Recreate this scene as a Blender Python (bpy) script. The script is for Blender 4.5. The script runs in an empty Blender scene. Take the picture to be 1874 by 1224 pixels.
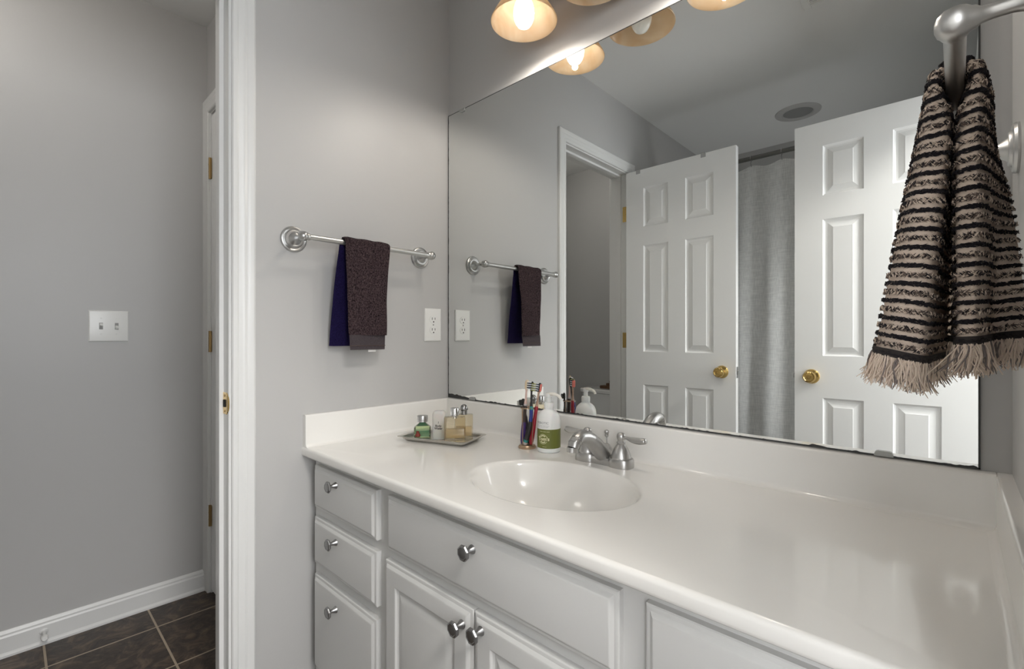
import bpy, bmesh, math, random
from mathutils import Vector, Matrix, Euler, noise
random.seed(7)
PI = math.pi
S = bpy.context.scene
COL = S.collection
R = math.radians

# ------------------------------------------------------------------ camera
cam_d = bpy.data.cameras.new('camera'); cam = bpy.data.objects.new('camera', cam_d); COL.objects.link(cam)
cam_d.sensor_width = 36; cam_d.lens = 867.08 / 1874 * 36; cam_d.shift_y = 3.8 / 1874; cam_d.clip_start = .02
cam.location = (1.4075, -1.1425, 1.094)
cam.rotation_euler = (R(90), 0, R(90 - 46.8))
S.camera = cam
# ------------------------------------------------------------------ light and exposure
S.view_settings.view_transform = 'Standard'; S.view_settings.look = 'None'
S.view_settings.exposure = 0.58; S.view_settings.gamma = 1; S.view_settings.use_curve_mapping = False
W = bpy.data.worlds.new('world'); S.world = W; W.use_nodes = True
W.node_tree.nodes['Background'].inputs[0].default_value = (.80, .90, 1, 1)
W.node_tree.nodes['Background'].inputs[1].default_value = 1.0
cy = S.cycles
cy.max_bounces = 10; cy.diffuse_bounces = 6; cy.glossy_bounces = 6; cy.transmission_bounces = 8; cy.transparent_max_bounces = 8
cy.sample_clamp_indirect = 12; cy.use_denoising = True; cy.caustics_reflective = True; cy.caustics_refractive = False
cy.blur_glossy = .5
def area(name, loc, rot, sx, sy, power, col):
    l = bpy.data.lights.new(name, 'AREA'); l.shape = 'RECTANGLE'; l.size = sx; l.size_y = sy; l.energy = power; l.color = col
    o = bpy.data.objects.new(name, l); COL.objects.link(o); o.location = loc; o.rotation_euler = rot
    return o
L_ = 1.475
# light from the hall side, set behind an added, unseen hall window
area('hall_side_light', (3.12, -1.02, 1.5), (0, R(90), 0), 1.3, 1.5, 48, (.96, .98, 1))
area('rear_hall_fill', (2.25, -2.42, 1.5), (R(90), 0, 0), 1.1, 1.3, 34, (.985, .985, 1))  # fill added to reach doors and curtain by way of the mirror
# unseen fill added at the tub end to brighten the shower curtain
area('tub_fill', (L_ + .09, -2.12, 1.05), (0, R(90), 0), .6, .42, 5.0, (.97, .985, 1))
# fill added under the hall ceiling, where no lamp is seen
hall_fill = area('hall_ceiling_fill', (2.15, -1.04, 2.36), (0, 0, 0), .34, .34, 26, (1, .96, .91))
BULB = 3.9; SPOT = 2.8

# ------------------------------------------------------------------ materials
MATS = {}
def mat(name, col=(.8, .8, .8), rough=.5, metal=0, **k):
    if name in MATS: return MATS[name]
    m = bpy.data.materials.new(name); m.use_nodes = True; MATS[name] = m
    b = m.node_tree.nodes['Principled BSDF']
    b.inputs['Base Color'].default_value = (*col, 1); b.inputs['Roughness'].default_value = rough; b.inputs['Metallic'].default_value = metal
    for kk, v in k.items():
        b.inputs[{'trans': 'Transmission Weight', 'ior': 'IOR', 'emit': 'Emission Strength', 'ecol': 'Emission Color', 'coat': 'Coat Weight', 'spec': 'Specular IOR Level',
                  'sheen': 'Sheen Weight', 'sss': 'Subsurface Weight', 'aniso': 'Anisotropic'}[kk]].default_value = v if kk != 'ecol' else (*v, 1)
    return m
def nodes(m):
    nt = m.node_tree; return nt, nt.nodes, nt.links, nt.nodes['Principled BSDF']
def noise_bump(m, scale=200, strength=.2, dist=.002, detail=3, stretch=(1, 1, 1), colamt=None):
    nt, N, L, b = nodes(m)
    tc = N.new('ShaderNodeTexCoord'); mp = N.new('ShaderNodeMapping'); mp.inputs['Scale'].default_value = stretch
    nz = N.new('ShaderNodeTexNoise'); nz.inputs['Scale'].default_value = scale; nz.inputs['Detail'].default_value = detail
    bp = N.new('ShaderNodeBump'); bp.inputs['Strength'].default_value = strength; bp.inputs['Distance'].default_value = dist
    L.new(tc.outputs['Object'], mp.inputs[0]); L.new(mp.outputs[0], nz.inputs['Vector']); L.new(nz.outputs['Fac'], bp.inputs['Height']); L.new(bp.outputs[0], b.inputs['Normal'])
    if colamt:
        cr = N.new('ShaderNodeValToRGB'); cr.color_ramp.elements[0].position = .3; cr.color_ramp.elements[1].position = .7
        cr.color_ramp.elements[0].color = (*colamt[0], 1); cr.color_ramp.elements[1].color = (*colamt[1], 1)
        L.new(nz.outputs['Fac'], cr.inputs[0]); L.new(cr.outputs[0], b.inputs['Base Color'])
    return m
wall_m = noise_bump(mat('grey_wall_paint', (.49, .485, .478), .42), 260, .10, .0006)
ceil_m = noise_bump(mat('ceiling_paint', (.80, .80, .79), .8), 150, .1, .0008)
trim_m = mat('white_trim_paint', (.71, .71, .70), .32)
door_m = noise_bump(mat('white_door_paint', (.84, .845, .84), .38), 90, .05, .0006, 4, (1, 1, .12))
cab_m = mat('cabinet_paint', (.58, .58, .57), .38)
marble = noise_bump(mat('cultured_marble', (.80, .785, .75), .16, coat=.3), 3, 0, .001, 4, (1, 1, 1), ((.79, .775, .745), (.81, .80, .77)))
nickel = mat('brushed_nickel', (.50, .495, .485), .34, 1)
satin = mat('satin_nickel', (.66, .66, .65), .36, 1)
steel = mat('polished_steel', (.52, .52, .515), .30, 1)
chrome = mat('chrome', (.78, .78, .78), .06, 1)
brass = mat('brass', (.66, .46, .17), .16, 1)
old_brass = mat('aged_brass', (.40, .28, .13), .35, 1)
copper = mat('rose_brass', (.50, .36, .25), .28, 1)
mirror_m = mat('mirror_silver', (.83, .845, .835), 0, 1)
black_edge = noise_bump(mat('corroded_edge', (.03, .03, .03), .5), 300, .3, .001)
plate_m = mat('white_plastic', (.80, .80, .78), .3)
dark_m = mat('dark_gap', (.01, .01, .01), .8)
white_pl = mat('bottle_white', (.86, .86, .85), .3, trans=0, sss=.1)
porc = mat('porcelain', (.78, .78, .77), .1, coat=.5)
def mk_tile():
    m = mat('slate_floor_tile', rough=.42); nt, N, L, b = nodes(m)
    tc = N.new('ShaderNodeTexCoord'); mp = N.new('ShaderNodeMapping'); mp.inputs['Location'].default_value = (.79 + 3.0, .7618 + 2.97 + .0, 0)
    br = N.new('ShaderNodeTexBrick'); br.offset = 0; br.squash = 1
    for k, v in (('Scale', 1), ('Mortar Size', .0035), ('Mortar Smooth', .1), ('Bias', 0), ('Brick Width', .30), ('Row Height', .2975)): br.inputs[k].default_value = v
    L.new(tc.outputs['Object'], mp.inputs[0]); L.new(mp.outputs[0], br.inputs['Vector'])
    n1 = N.new('ShaderNodeTexNoise'); n1.inputs['Scale'].default_value = 16; n1.inputs['Detail'].default_value = 10; n1.inputs['Roughness'].default_value = .68; n1.inputs['Distortion'].default_value = 1.2
    L.new(tc.outputs['Object'], n1.inputs['Vector'])
    cr = N.new('ShaderNodeValToRGB'); e = cr.color_ramp.elements
    e[0].position = .32; e[0].color = (.012, .009, .007, 1); e[1].position = .66; e[1].color = (.145, .098, .066, 1)
    x = e.new(.5); x.color = (.052, .035, .025, 1)
    L.new(n1.outputs['Fac'], cr.inputs[0])
    mx = N.new('ShaderNodeMix'); mx.data_type = 'RGBA'; L.new(br.outputs['Fac'], mx.inputs[0]); L.new(cr.outputs[0], mx.inputs[6]); mx.inputs[7].default_value = (.40, .32, .235, 1)
    L.new(mx.outputs[2], b.inputs['Base Color'])
    inv = N.new('ShaderNodeMath'); inv.operation = 'MULTIPLY_ADD'; inv.inputs[1].default_value = -1.2; L.new(br.outputs['Fac'], inv.inputs[0]); L.new(n1.outputs['Fac'], inv.inputs[2])
    bp = N.new('ShaderNodeBump'); bp.inputs['Strength'].default_value = .5; bp.inputs['Distance'].default_value = .004; L.new(inv.outputs[0], bp.inputs['Height']); L.new(bp.outputs[0], b.inputs['Normal'])
    return m
tile_m = mk_tile()
def mk_glassshade():
    m = mat('amber_alabaster_glass', (.86, .62, .36), .22); nt, N, L, b = nodes(m)
    tc = N.new('ShaderNodeTexCoord'); wv = N.new('ShaderNodeTexNoise'); wv.inputs['Scale'].default_value = 7; wv.inputs['Distortion'].default_value = 2.5; wv.inputs['Detail'].default_value = 2
    cr = N.new('ShaderNodeValToRGB'); cr.color_ramp.elements[0].color = (.84, .66, .44, 1); cr.color_ramp.elements[1].color = (.93, .80, .62, 1)
    cr.color_ramp.elements[0].position = .35; cr.color_ramp.elements[1].position = .65
    L.new(tc.outputs['Object'], wv.inputs['Vector']); L.new(wv.outputs['Fac'], cr.inputs[0]); L.new(cr.outputs[0], b.inputs['Base Color'])
    tr = N.new('ShaderNodeBsdfTranslucent'); L.new(cr.outputs[0], tr.inputs['Color'])
    mx = N.new('ShaderNodeMixShader'); mx.inputs[0].default_value = .5
    L.new(b.outputs[0], mx.inputs[1]); L.new(tr.outputs[0], mx.inputs[2]); L.new(mx.outputs[0], N['Material Output'].inputs['Surface'])
    return m
shade_m = mk_glassshade()
bulb_on = mat('lit_bulb', (1, 1, 1), .4, emit=BULB, ecol=(1, .92, .82))
bulb_off = mat('unlit_bulb', (.85, .84, .80), .25)
def mk_linen():
    m = mat('slubbed_linen', (.72, .71, .68), .85); nt, N, L, b = nodes(m)
    tc = N.new('ShaderNodeTexCoord'); outs = []
    for st, sc in (((9, 1, 1), 24), ((1, 1, 12), 16)):
        mp = N.new('ShaderNodeMapping'); mp.inputs['Scale'].default_value = st; nz = N.new('ShaderNodeTexNoise'); nz.inputs['Scale'].default_value = sc; nz.inputs['Detail'].default_value = 3
        L.new(tc.outputs['Object'], mp.inputs[0]); L.new(mp.outputs[0], nz.inputs['Vector']); outs.append(nz)
    ad = N.new('ShaderNodeMath'); ad.operation = 'ADD'; L.new(outs[0].outputs['Fac'], ad.inputs[0]); L.new(outs[1].outputs['Fac'], ad.inputs[1])
    cr = N.new('ShaderNodeValToRGB'); cr.color_ramp.elements[0].position = .40; cr.color_ramp.elements[1].position = .62
    dv = N.new('ShaderNodeMath'); dv.operation = 'MULTIPLY'; dv.inputs[1].default_value = .5; L.new(ad.outputs[0], dv.inputs[0]); L.new(dv.outputs[0], cr.inputs[0])
    cr.color_ramp.elements[0].color = (.76, .76, .74, 1); cr.color_ramp.elements[1].color = (.95, .945, .92, 1)
    L.new(cr.outputs[0], b.inputs['Base Color'])
    bp = N.new('ShaderNodeBump'); bp.inputs['Strength'].default_value = .3; bp.inputs['Distance'].default_value = .003; L.new(ad.outputs[0], bp.inputs['Height']); L.new(bp.outputs[0], b.inputs['Normal'])
    tr = N.new('ShaderNodeBsdfTranslucent'); L.new(cr.outputs[0], tr.inputs['Color']); mx = N.new('ShaderNodeMixShader'); mx.inputs[0].default_value = .58
    L.new(b.outputs[0], mx.inputs[1]); L.new(tr.outputs[0], mx.inputs[2]); L.new(mx.outputs[0], N['Material Output'].inputs['Surface'])
    return m
linen = mk_linen()
terry = noise_bump(mat('dark_terry_cloth', (.03, .02, .022), .95, spec=.1), 260, 1.0, .008, 8, (1, 1, 1), ((.004, .003, .005), (.105, .070, .075)))
navy = noise_bump(mat('dark_navy_cloth', (.012, .010, .045), .95, spec=.1), 420, 1.0, .004, 4, (1, 1, 1), ((.006, .004, .022), (.020, .014, .075)))
woven = noise_bump(mat('woven_band_cloth', (.05, .042, .048), .9, spec=.15), 700, .5, .0015, 2, (1, 1, 1), ((.032, .026, .030), (.085, .07, .075)))
def glass(name, col, rough=.02, diff=0.0):
    """thin clear glass: tinted see-through plus fresnel gloss, optionally a cloudy share"""
    m = mat(name, col, rough); nt, N, L_n, b = nodes(m)
    tr = N.new('ShaderNodeBsdfTransparent'); tr.inputs[0].default_value = (*col, 1); gl = N.new('ShaderNodeBsdfGlossy'); gl.inputs['Roughness'].default_value = rough
    fr_ = N.new('ShaderNodeFresnel'); fr_.inputs[0].default_value = 1.5; mx = N.new('ShaderNodeMixShader'); last = tr.outputs[0]
    if diff:
        m2 = N.new('ShaderNodeMixShader'); m2.inputs[0].default_value = diff; L_n.new(tr.outputs[0], m2.inputs[1]); L_n.new(b.outputs[0], m2.inputs[2]); last = m2.outputs[0]
    L_n.new(fr_.outputs[0], mx.inputs[0]); L_n.new(last, mx.inputs[1]); L_n.new(gl.outputs[0], mx.inputs[2]); L_n.new(mx.outputs[0], N['Material Output'].inputs['Surface'])
    return m

# ------------------------------------------------------------------ helpers
WM = {}
def new_empty(name, loc=(0, 0, 0), rz=0, parent=None):
    o = bpy.data.objects.new(name, None); COL.objects.link(o); o.location = loc; o.rotation_euler = (0, 0, rz); o.empty_display_size = .02
    WM[o.name] = Matrix.Translation(loc) @ Matrix.Rotation(rz, 4, 'Z')
    return o
def tag(o, label=None, cat=None, group=None, kind=None):
    if label: o['label'] = label
    if cat: o['category'] = cat
    if group: o['group'] = group
    if kind: o['kind'] = kind
    return o
def thing(name, label, cat, loc=(0, 0, 0), rz=0, group=None, kind=None):
    return tag(new_empty(name, loc, rz), label, cat, group, kind)
def obj(name, bm, mats, parent=None, world=False, smooth=35, loc=None):
    """one mesh object; world=True: the vertices are in world coordinates and get moved into the parent's frame; loc: own origin"""
    if world and parent is not None: bm.transform(WM[parent.name].inverted())
    pm = WM[parent.name] if parent is not None else Matrix()
    me = bpy.data.meshes.new(name)
    if loc is not None: bm.transform(Matrix.Translation(-Vector(loc)))
    bm.normal_update(); bm.to_mesh(me); bm.free()
    if smooth:
        me.shade_smooth(); me.set_sharp_from_angle(angle=R(smooth))
    for m in (mats if isinstance(mats, (list, tuple)) else [mats]): me.materials.append(m)
    o = bpy.data.objects.new(name, me); COL.objects.link(o)
    if parent is not None: o.parent = parent
    if loc is not None: o.location = loc
    WM[o.name] = pm @ (Matrix.Translation(loc) if loc is not None else Matrix())
    return o
def copy_tree(o, parent=None):
    c = o.copy(); COL.objects.link(c)
    if parent is not None: c.parent = parent
    for ch in list(o.children): copy_tree(ch, c)
    return c
def box(bm, a, b, bev=0, seg=2, mi=0):
    a = Vector(a); b = Vector(b); lo = Vector([min(a[i], b[i]) for i in range(3)]); hi = Vector([max(a[i], b[i]) for i in range(3)])
    r = bmesh.ops.create_cube(bm, size=1, matrix=Matrix.Translation((lo + hi) / 2) @ Matrix.Diagonal((*(hi - lo), 1)))
    fs = {f for v in r['verts'] for f in v.link_faces}
    for f in fs: f.material_index = mi
    if bev:
        es = {e for v in r['verts'] for e in v.link_edges}
        g = bmesh.ops.bevel(bm, geom=list(es), offset=bev, segments=seg, affect='EDGES', profile=.5)
        for f in g['faces']: f.material_index = mi
def BM(): return bmesh.new()
def bx(a, b, bev=0, seg=2):
    bm = BM(); box(bm, a, b, bev, seg); return bm
AX = {'z': Matrix(), 'x': Matrix.Rotation(PI / 2, 4, 'Y'), '-x': Matrix.Rotation(-PI / 2, 4, 'Y'), '-y': Matrix.Rotation(PI / 2, 4, 'X'), 'y': Matrix.Rotation(-PI / 2, 4, 'X')}
def lathe(bm, prof, seg=32, M=Matrix(), mi=0, a0=0, cap=True, sq=(1, 1)):
    rings = []
    for r, z in prof:
        if r < 1e-6: rings.append([bm.verts.new(M @ Vector((0, 0, z)))])
        else: rings.append([bm.verts.new(M @ Vector((r * math.cos(a0 + 2 * PI * i / seg) * sq[0], r * math.sin(a0 + 2 * PI * i / seg) * sq[1], z))) for i in range(seg)])
    fs = []
    for A, B in zip(rings, rings[1:]):
        for i in range(seg):
            j = (i + 1) % seg
            q = [A[i % len(A)], A[j % len(A)], B[j % len(B)], B[i % len(B)]]
            q = [v for k, v in enumerate(q) if v not in q[:k]]
            if len(q) > 2:
                f = bm.faces.new(q); f.material_index = mi; fs.append(f)
    if cap:
        for Rg, fl in ((rings[0], True), (rings[-1], False)):
            if len(Rg) > 1:
                f = bm.faces.new(Rg[::-1] if fl else Rg); f.material_index = mi
    return bm
def catmull(pts, n):
    P = [Vector(p) for p in pts]; P = [P[0] * 2 - P[1]] + P + [P[-1] * 2 - P[-2]]; out = []
    for i in range(1, len(P) - 2):
        for k in range(n):
            t = k / n; a, b, c, d = P[i - 1], P[i], P[i + 1], P[i + 2]
            out.append(.5 * ((2 * b) + (c - a) * t + (2 * a - 5 * b + 4 * c - d) * t * t + (3 * b - a - 3 * c + d) * t ** 3))
    out.append(P[-2].copy()); return out
def tube(bm, pts, rad, seg=12, mi=0, flat=None, cap=True):
    pts = [Vector(p) for p in pts]; n = len(pts)
    if not isinstance(rad, (list, tuple)): rad = [rad] * n
    up = None; prev = None
    for i, p in enumerate(pts):
        t = (pts[min(i + 1, n - 1)] - pts[max(i - 1, 0)]).normalized()
        if up is None:
            up = Vector((0, 0, 1)) if abs(t.z) < .9 else Vector((1, 0, 0))
        s = t.cross(up).normalized(); up = s.cross(t).normalized()
        r = rad[i]; ra, rb = (r, r) if not isinstance(r, (list, tuple)) else r
        ring = [bm.verts.new(p + s * math.cos(2 * PI * k / seg) * ra + up * math.sin(2 * PI * k / seg) * rb) for k in range(seg)]
        if prev:
            for k in range(seg):
                f = bm.faces.new([prev[k], prev[(k + 1) % seg], ring[(k + 1) % seg], ring[k]]); f.material_index = mi
        elif cap: bm.faces.new(ring[::-1]).material_index = mi
        prev = ring
    if cap: bm.faces.new(prev).material_index = mi
    return bm
def fix(bm):
    bmesh.ops.recalc_face_normals(bm, faces=bm.faces[:]); return bm
def rings_rect(bm, x0, x1, z0, z1, y, prof, sgn=-1, cap=True, mi=0):
    """concentric rectangles in the XZ plane: prof = [(inset, height)], height measured along sgn*y"""
    prev = None
    for ins, h in prof:
        yy = y + sgn * h
        ring = [bm.verts.new((a, yy, c)) for a, c in ((x0 + ins, z0 + ins), (x1 - ins, z0 + ins), (x1 - ins, z1 - ins), (x0 + ins, z1 - ins))]
        if prev:
            for k in range(4): bm.faces.new([prev[k], prev[(k + 1) % 4], ring[(k + 1) % 4], ring[k]]).material_index = mi
        prev = ring
    if cap: bm.faces.new(prev).material_index = mi
    return bm
def textmesh(s, size, align='CENTER', bold=0.0):
    cu = bpy.data.curves.new('t', 'FONT'); cu.body = s; cu.size = size; cu.align_x = align; cu.align_y = 'CENTER'; cu.offset = bold; cu.resolution_u = 3
    o = bpy.data.objects.new('t', cu); COL.objects.link(o)
    dg = bpy.context.evaluated_depsgraph_get(); dg.update(); me = bpy.data.meshes.new_from_object(o.evaluated_get(dg))
    vs = [v.co.copy() for v in me.vertices]; fs = [tuple(p.vertices) for p in me.polygons]
    bpy.data.objects.remove(o); bpy.data.curves.remove(cu); bpy.data.meshes.remove(me)
    return vs, fs
def add_poly(bm, vs, fs, fn, mi=0):
    V = [bm.verts.new(fn(v)) for v in vs]
    for f in fs:
        try: bm.faces.new([V[i] for i in f]).material_index = mi
        except ValueError: pass

# ------------------------------------------------------------------ room shell
L = 1.475; BK = .006; CH = 2.438; TB = -2.55
X2 = -.970; Y2 = -.548; Y3 = -2.06; WT = .115     # toilet room
J0, J1 = -.7415, -1.345                           # opening between the rooms
E0, E1 = -.735, -1.335                            # entry doorway in the right wall
DH = 2.045
def struct(name, bm, m, label=None, smooth=0, parent=None):
    o = obj(name, bm, m, parent, smooth=smooth)
    if parent is None: o['kind'] = 'structure'
    if label: o['label'] = label
    return o
def wallx(name, x0, x1, ya, yb, openings, label=None, z1=CH):
    """wall slab lying along Y between x0 and x1 with door openings [(y_hi, y_lo, z0, z1)]"""
    bm = BM(); y = ya
    for (o0, o1, z0, zt) in openings:
        box(bm, (x0, y, 0), (x1, o0, z1)); box(bm, (x0, o0, zt), (x1, o1, z1))
        if z0 > 0: box(bm, (x0, o0, 0), (x1, o1, z0))
        y = o1
    box(bm, (x0, y, 0), (x1, yb, z1))
    return struct(name, bm, wall_m, label)
struct('floor', bx((X2 - .1, TB - .1, -.05), (3.1, .12, 0)), tile_m, 'dark brown slate floor tiles with beige grout')
struct('ceiling', bx((X2 - .1, TB - .1, CH), (3.1, .12, CH + .05)), ceil_m, 'plain white ceiling')
wallx('wall_left', -WT, 0, BK, TB, [(J0 + .016, J1 - .016, 0, DH + .016)], 'grey wall with the dark towel and the doorway')
struct('wall_mirror_side', bx((-WT, BK, 0), (L + WT, .11, CH)), wall_m, 'grey wall behind the mirror')
wallx('wall_right', L, L + WT, BK, TB, [(E0 + .016, E1 - .016, 0, DH + .016), (-1.91, -2.33, .75, 1.35)], 'grey wall at the right end of the vanity')  # second opening belongs to the added tub window
struct('wall_tub_end', bx((-WT, TB - .1, 0), (L + WT, TB, CH)), wall_m, 'grey wall behind the shower curtain')
struct('wall_far_left', bx((X2 - .1, Y3 - .1, 0), (X2, Y2 + .1, CH)), wall_m, 'grey wall with the double light switch')
struct('wall_toilet_rear', bx((X2, Y3 - .1, 0), (-WT, Y3, CH)), wall_m, 'grey wall behind the toilet')
bm = BM()
D3a, D3b = -.915, -.315                            # closet door in the toilet room's near wall
box(bm, (X2, Y2, 0), (D3a - .016, Y2 + .1, CH)); box(bm, (D3a - .016, Y2, DH + .016), (D3b + .016, Y2 + .1, CH)); box(bm, (D3b + .016, Y2, 0), (-WT, Y2 + .1, CH))
struct('wall_toilet_front', bm, wall_m, 'grey wall with the narrow closet door')
# hall beyond the entry doorway
bm = BM()
box(bm, (3.0, .1, 0), (3.1, -.42, CH)); box(bm, (3.0, -1.62, 0), (3.1, -2.4, CH)); box(bm, (3.0, -.42, 0), (3.1, -1.62, .85)); box(bm, (3.0, -.42, 2.1), (3.1, -1.62, CH))
struct('wall_hall', bm, wall_m, 'hall wall opposite the bathroom')
struct('wall_hall_near', bx((L + WT, .0, 0), (3.0, .1, CH)), wall_m, 'end wall of the hall')
bm = BM()
box(bm, (L + WT, -2.4, 0), (1.68, -2.3, CH)); box(bm, (2.82, -2.4, 0), (3.0, -2.3, CH)); box(bm, (1.68, -2.4, 0), (2.82, -2.3, .82)); box(bm, (1.68, -2.4, 2.18), (2.82, -2.3, CH))
struct('wall_hall_rear', bm, wall_m, 'rear end wall of the hall')
wn = new_empty('added_window_1', (3.05, -1.02, .85)); tag(wn, 'added unseen hall window with white frame', None, None, 'structure')  # added window that lets the hall-side light in, never in view
bm = BM()
for a, b in (((3.0, -.42, .85), (3.06, -.46, 2.1)), ((3.0, -1.58, .85), (3.06, -1.62, 2.1)), ((3.0, -.46, .85), (3.06, -1.58, .9)), ((3.0, -.46, 2.05), (3.06, -1.58, 2.1)), ((3.02, -.46, 1.46), (3.05, -1.58, 1.50))): box(bm, a, b, .003)
obj('window_frame', bm, trim_m, wn, world=True)
wn3 = new_empty('added_window_3', (L + .06, -2.12, 0.75)); tag(wn3, 'added unseen window over the end of the tub', None, None, 'structure')  # invented window, there only to let fill reach the curtain
bm = BM()
for a, b in (((L + .02, -1.91, 0.75), (L + .08, -1.94, 1.35)), ((L + .02, -2.30, 0.75), (L + .08, -2.33, 1.35)), ((L + .02, -1.94, 0.75), (L + .08, -2.30, 0.78)), ((L + .02, -1.94, 1.32), (L + .08, -2.30, 1.35))): box(bm, a, b, .003)
obj('window_frame', bm, trim_m, wn3, world=True)
wn2 = new_empty('added_window_2', (2.25, -2.35, .82)); tag(wn2, 'added unseen rear hall window with white frame', None, None, 'structure')  # invented window that lets the rear fill into the hall
bm = BM()
for a, b in (((1.68, -2.38, .82), (1.72, -2.30, 2.18)), ((2.78, -2.38, .82), (2.82, -2.30, 2.18)), ((1.72, -2.38, .82), (2.78, -2.30, .87)), ((1.72, -2.38, 2.13), (2.78, -2.30, 2.18)), ((1.72, -2.36, 1.48), (2.78, -2.33, 1.52))): box(bm, a, b, .003)
obj('window_frame', bm, trim_m, wn2, world=True)
tlo = thing('toilet_room_fill_lamp', 'added unseen flush lamp on the toilet room ceiling', 'lamp', (-.42, -1.32, CH))  # unseen glowing lamp added to lift the toilet room ceiling and walls
bm = BM(); lathe(bm, [(.16, 0), (.16, -.02), (.0, -.02)], 40); fix(bm); obj('fill_lamp_base', bm, satin, tlo)
bm = BM(); lathe(bm, [(.145, -.022), (.150, -.060), (.140, -.105), (.110, -.140), (.060, -.158), (.0, -.164)], 32, cap=False); obj('fill_lamp_dome', fix(bm), mat('fill_dome_glow', (1, 1, 1), .5, emit=6, ecol=(1, .95, .88)), tlo)
lampo = thing('hall_fill_lamp', 'added unseen flush lamp on the hall ceiling', 'lamp', (2.15, -1.04, CH))  # unseen lamp body added to go with the hall fill
bm = BM(); lathe(bm, [(.16, 0), (.16, -.02), (.0, -.02)], 40); fix(bm); obj('fill_lamp_base', bm, satin, lampo)

# casings, jambs and baseboards
def casing_profile(d):  # (offset across the width 0..57mm, projection)
    return [(0, 0), (0, .008), (.003, .011), (.012, .012), (.016, .010), (.024, .0115), (.030, .0135), (.036, .0125), (.046, .0165), (.052, .017), (.057, .013), (.057, 0)]
def casing(name, x, sgn, y_in0, y_in1, zt, label, axis='x', rev=0.006):
    """casing round an opening whose inner edges are y_in0 > y_in1; the wall face is at x, projecting sgn*x; axis='y' swaps x and y"""
    bm = BM(); pr = casing_profile(0)
    def P(a, h, pj):
        p = (x + sgn * pj, a, h); return p if axis == 'x' else (p[1], p[0], p[2])
    a0 = y_in0 + rev; a1 = y_in1 - rev; zz = zt + rev
    path = [(a0, 0, 1, 0), (a0, zz, 1, 1), (a1, zz, -1, 1), (a1, 0, -1, 0)]
    prev = None
    for (a, h, da, dh) in path:
        ring = [bm.verts.new(P(a + da * w, h + dh * w, pj)) for w, pj in pr]
        if prev:
            for k in range(len(ring) - 1): bm.faces.new([prev[k], prev[k + 1], ring[k + 1], ring[k]])
        else: bm.faces.new(ring)
        prev = ring
    bm.faces.new(prev[::-1]); fix(bm)
    return struct(name, bm, trim_m, label, smooth=25)
def jamb(name, xa, xb, y0, y1, zt, label, axis='x', stop=(-.068, -.040), th=.016):
    bm = BM()
    def B(a, b, bev=.0008):
        if axis == 'y': a = (a[1], a[0], a[2]); b = (b[1], b[0], b[2])
        box(bm, a, b, bev, 1)
    B((xa, y0, 0), (xb, y0 + th, zt + th)); B((xa, y1, 0), (xb, y1 - th, zt + th)); B((xa, y0, zt), (xb, y1, zt + th))
    s0, s1 = stop
    B((s0, y0, 0), (s1, y0 - .011, zt)); B((s0, y1, 0), (s1, y1 + .011, zt)); B((s0, y0 - .011, zt - .011), (s1, y1 + .011, zt))
    return struct(name, bm, trim_m, label)
casing('trim_1', 0, 1, J0, J1, DH, 'white fluted door casing left of the vanity')
casing('trim_2', -WT, -1, J0, J1, DH, 'white casing on the toilet room side')
jamb('trim_3', -WT, 0, J0, J1, DH, 'white door jamb with stop')
casing('trim_4', L, -1, E0, E1, DH, 'white casing of the entry doorway')
casing('trim_5', L + WT, 1, E0, E1, DH, 'white casing on the hall side')
jamb('trim_6', L, L + WT, E0, E1, DH, 'white jamb of the entry doorway', stop=(L + .040, L + .068))
casing('trim_7', Y2, -1, D3b, D3a, DH, 'white casing of the narrow closet door', axis='y')
jamb('trim_8', Y2, Y2 + .1, D3b, D3a, DH, 'white jamb of the closet door', axis='y', stop=(Y2 + .04, Y2 + .06))
def baseb(name, p0, p1, nrm, label):
    """baseboard from p0 to p1 with room-side normal nrm"""
    pr = [(0, 0), (.017, 0), (.017, .008), (.013, .014), (.011, .016), (.011, .066), (.008, .072), (.008, .078), (.005, .084), (.003, .088), (0, .088)]
    bm = BM(); prev = None
    for p in (p0, p1):
        ring = [bm.verts.new((p[0] + nrm[0] * d, p[1] + nrm[1] * d, z)) for d, z in pr]
        if prev:
            for k in range(len(ring)): bm.faces.new([prev[k], prev[(k + 1) % len(ring)], ring[(k + 1) % len(ring)], ring[k]])
        prev = ring
        bm.faces.new(ring)
    fix(bm); return struct(name, bm, trim_m, label, smooth=25)
baseb('baseboard_far_left', (X2, Y2), (X2, Y3), (1, 0), 'white baseboard under the double switch')
baseb('baseboard_toilet_rear', (X2, Y3), (-WT, Y3), (0, 1), 'white baseboard behind the toilet')
baseb('baseboard_left', (0, J1 - .07), (0, TB), (1, 0), 'white baseboard between doorway and tub')
baseb('baseboard_left_short', (0, -.56), (0, J0 + .066), (1, 0), 'short white baseboard beside the vanity')

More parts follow.
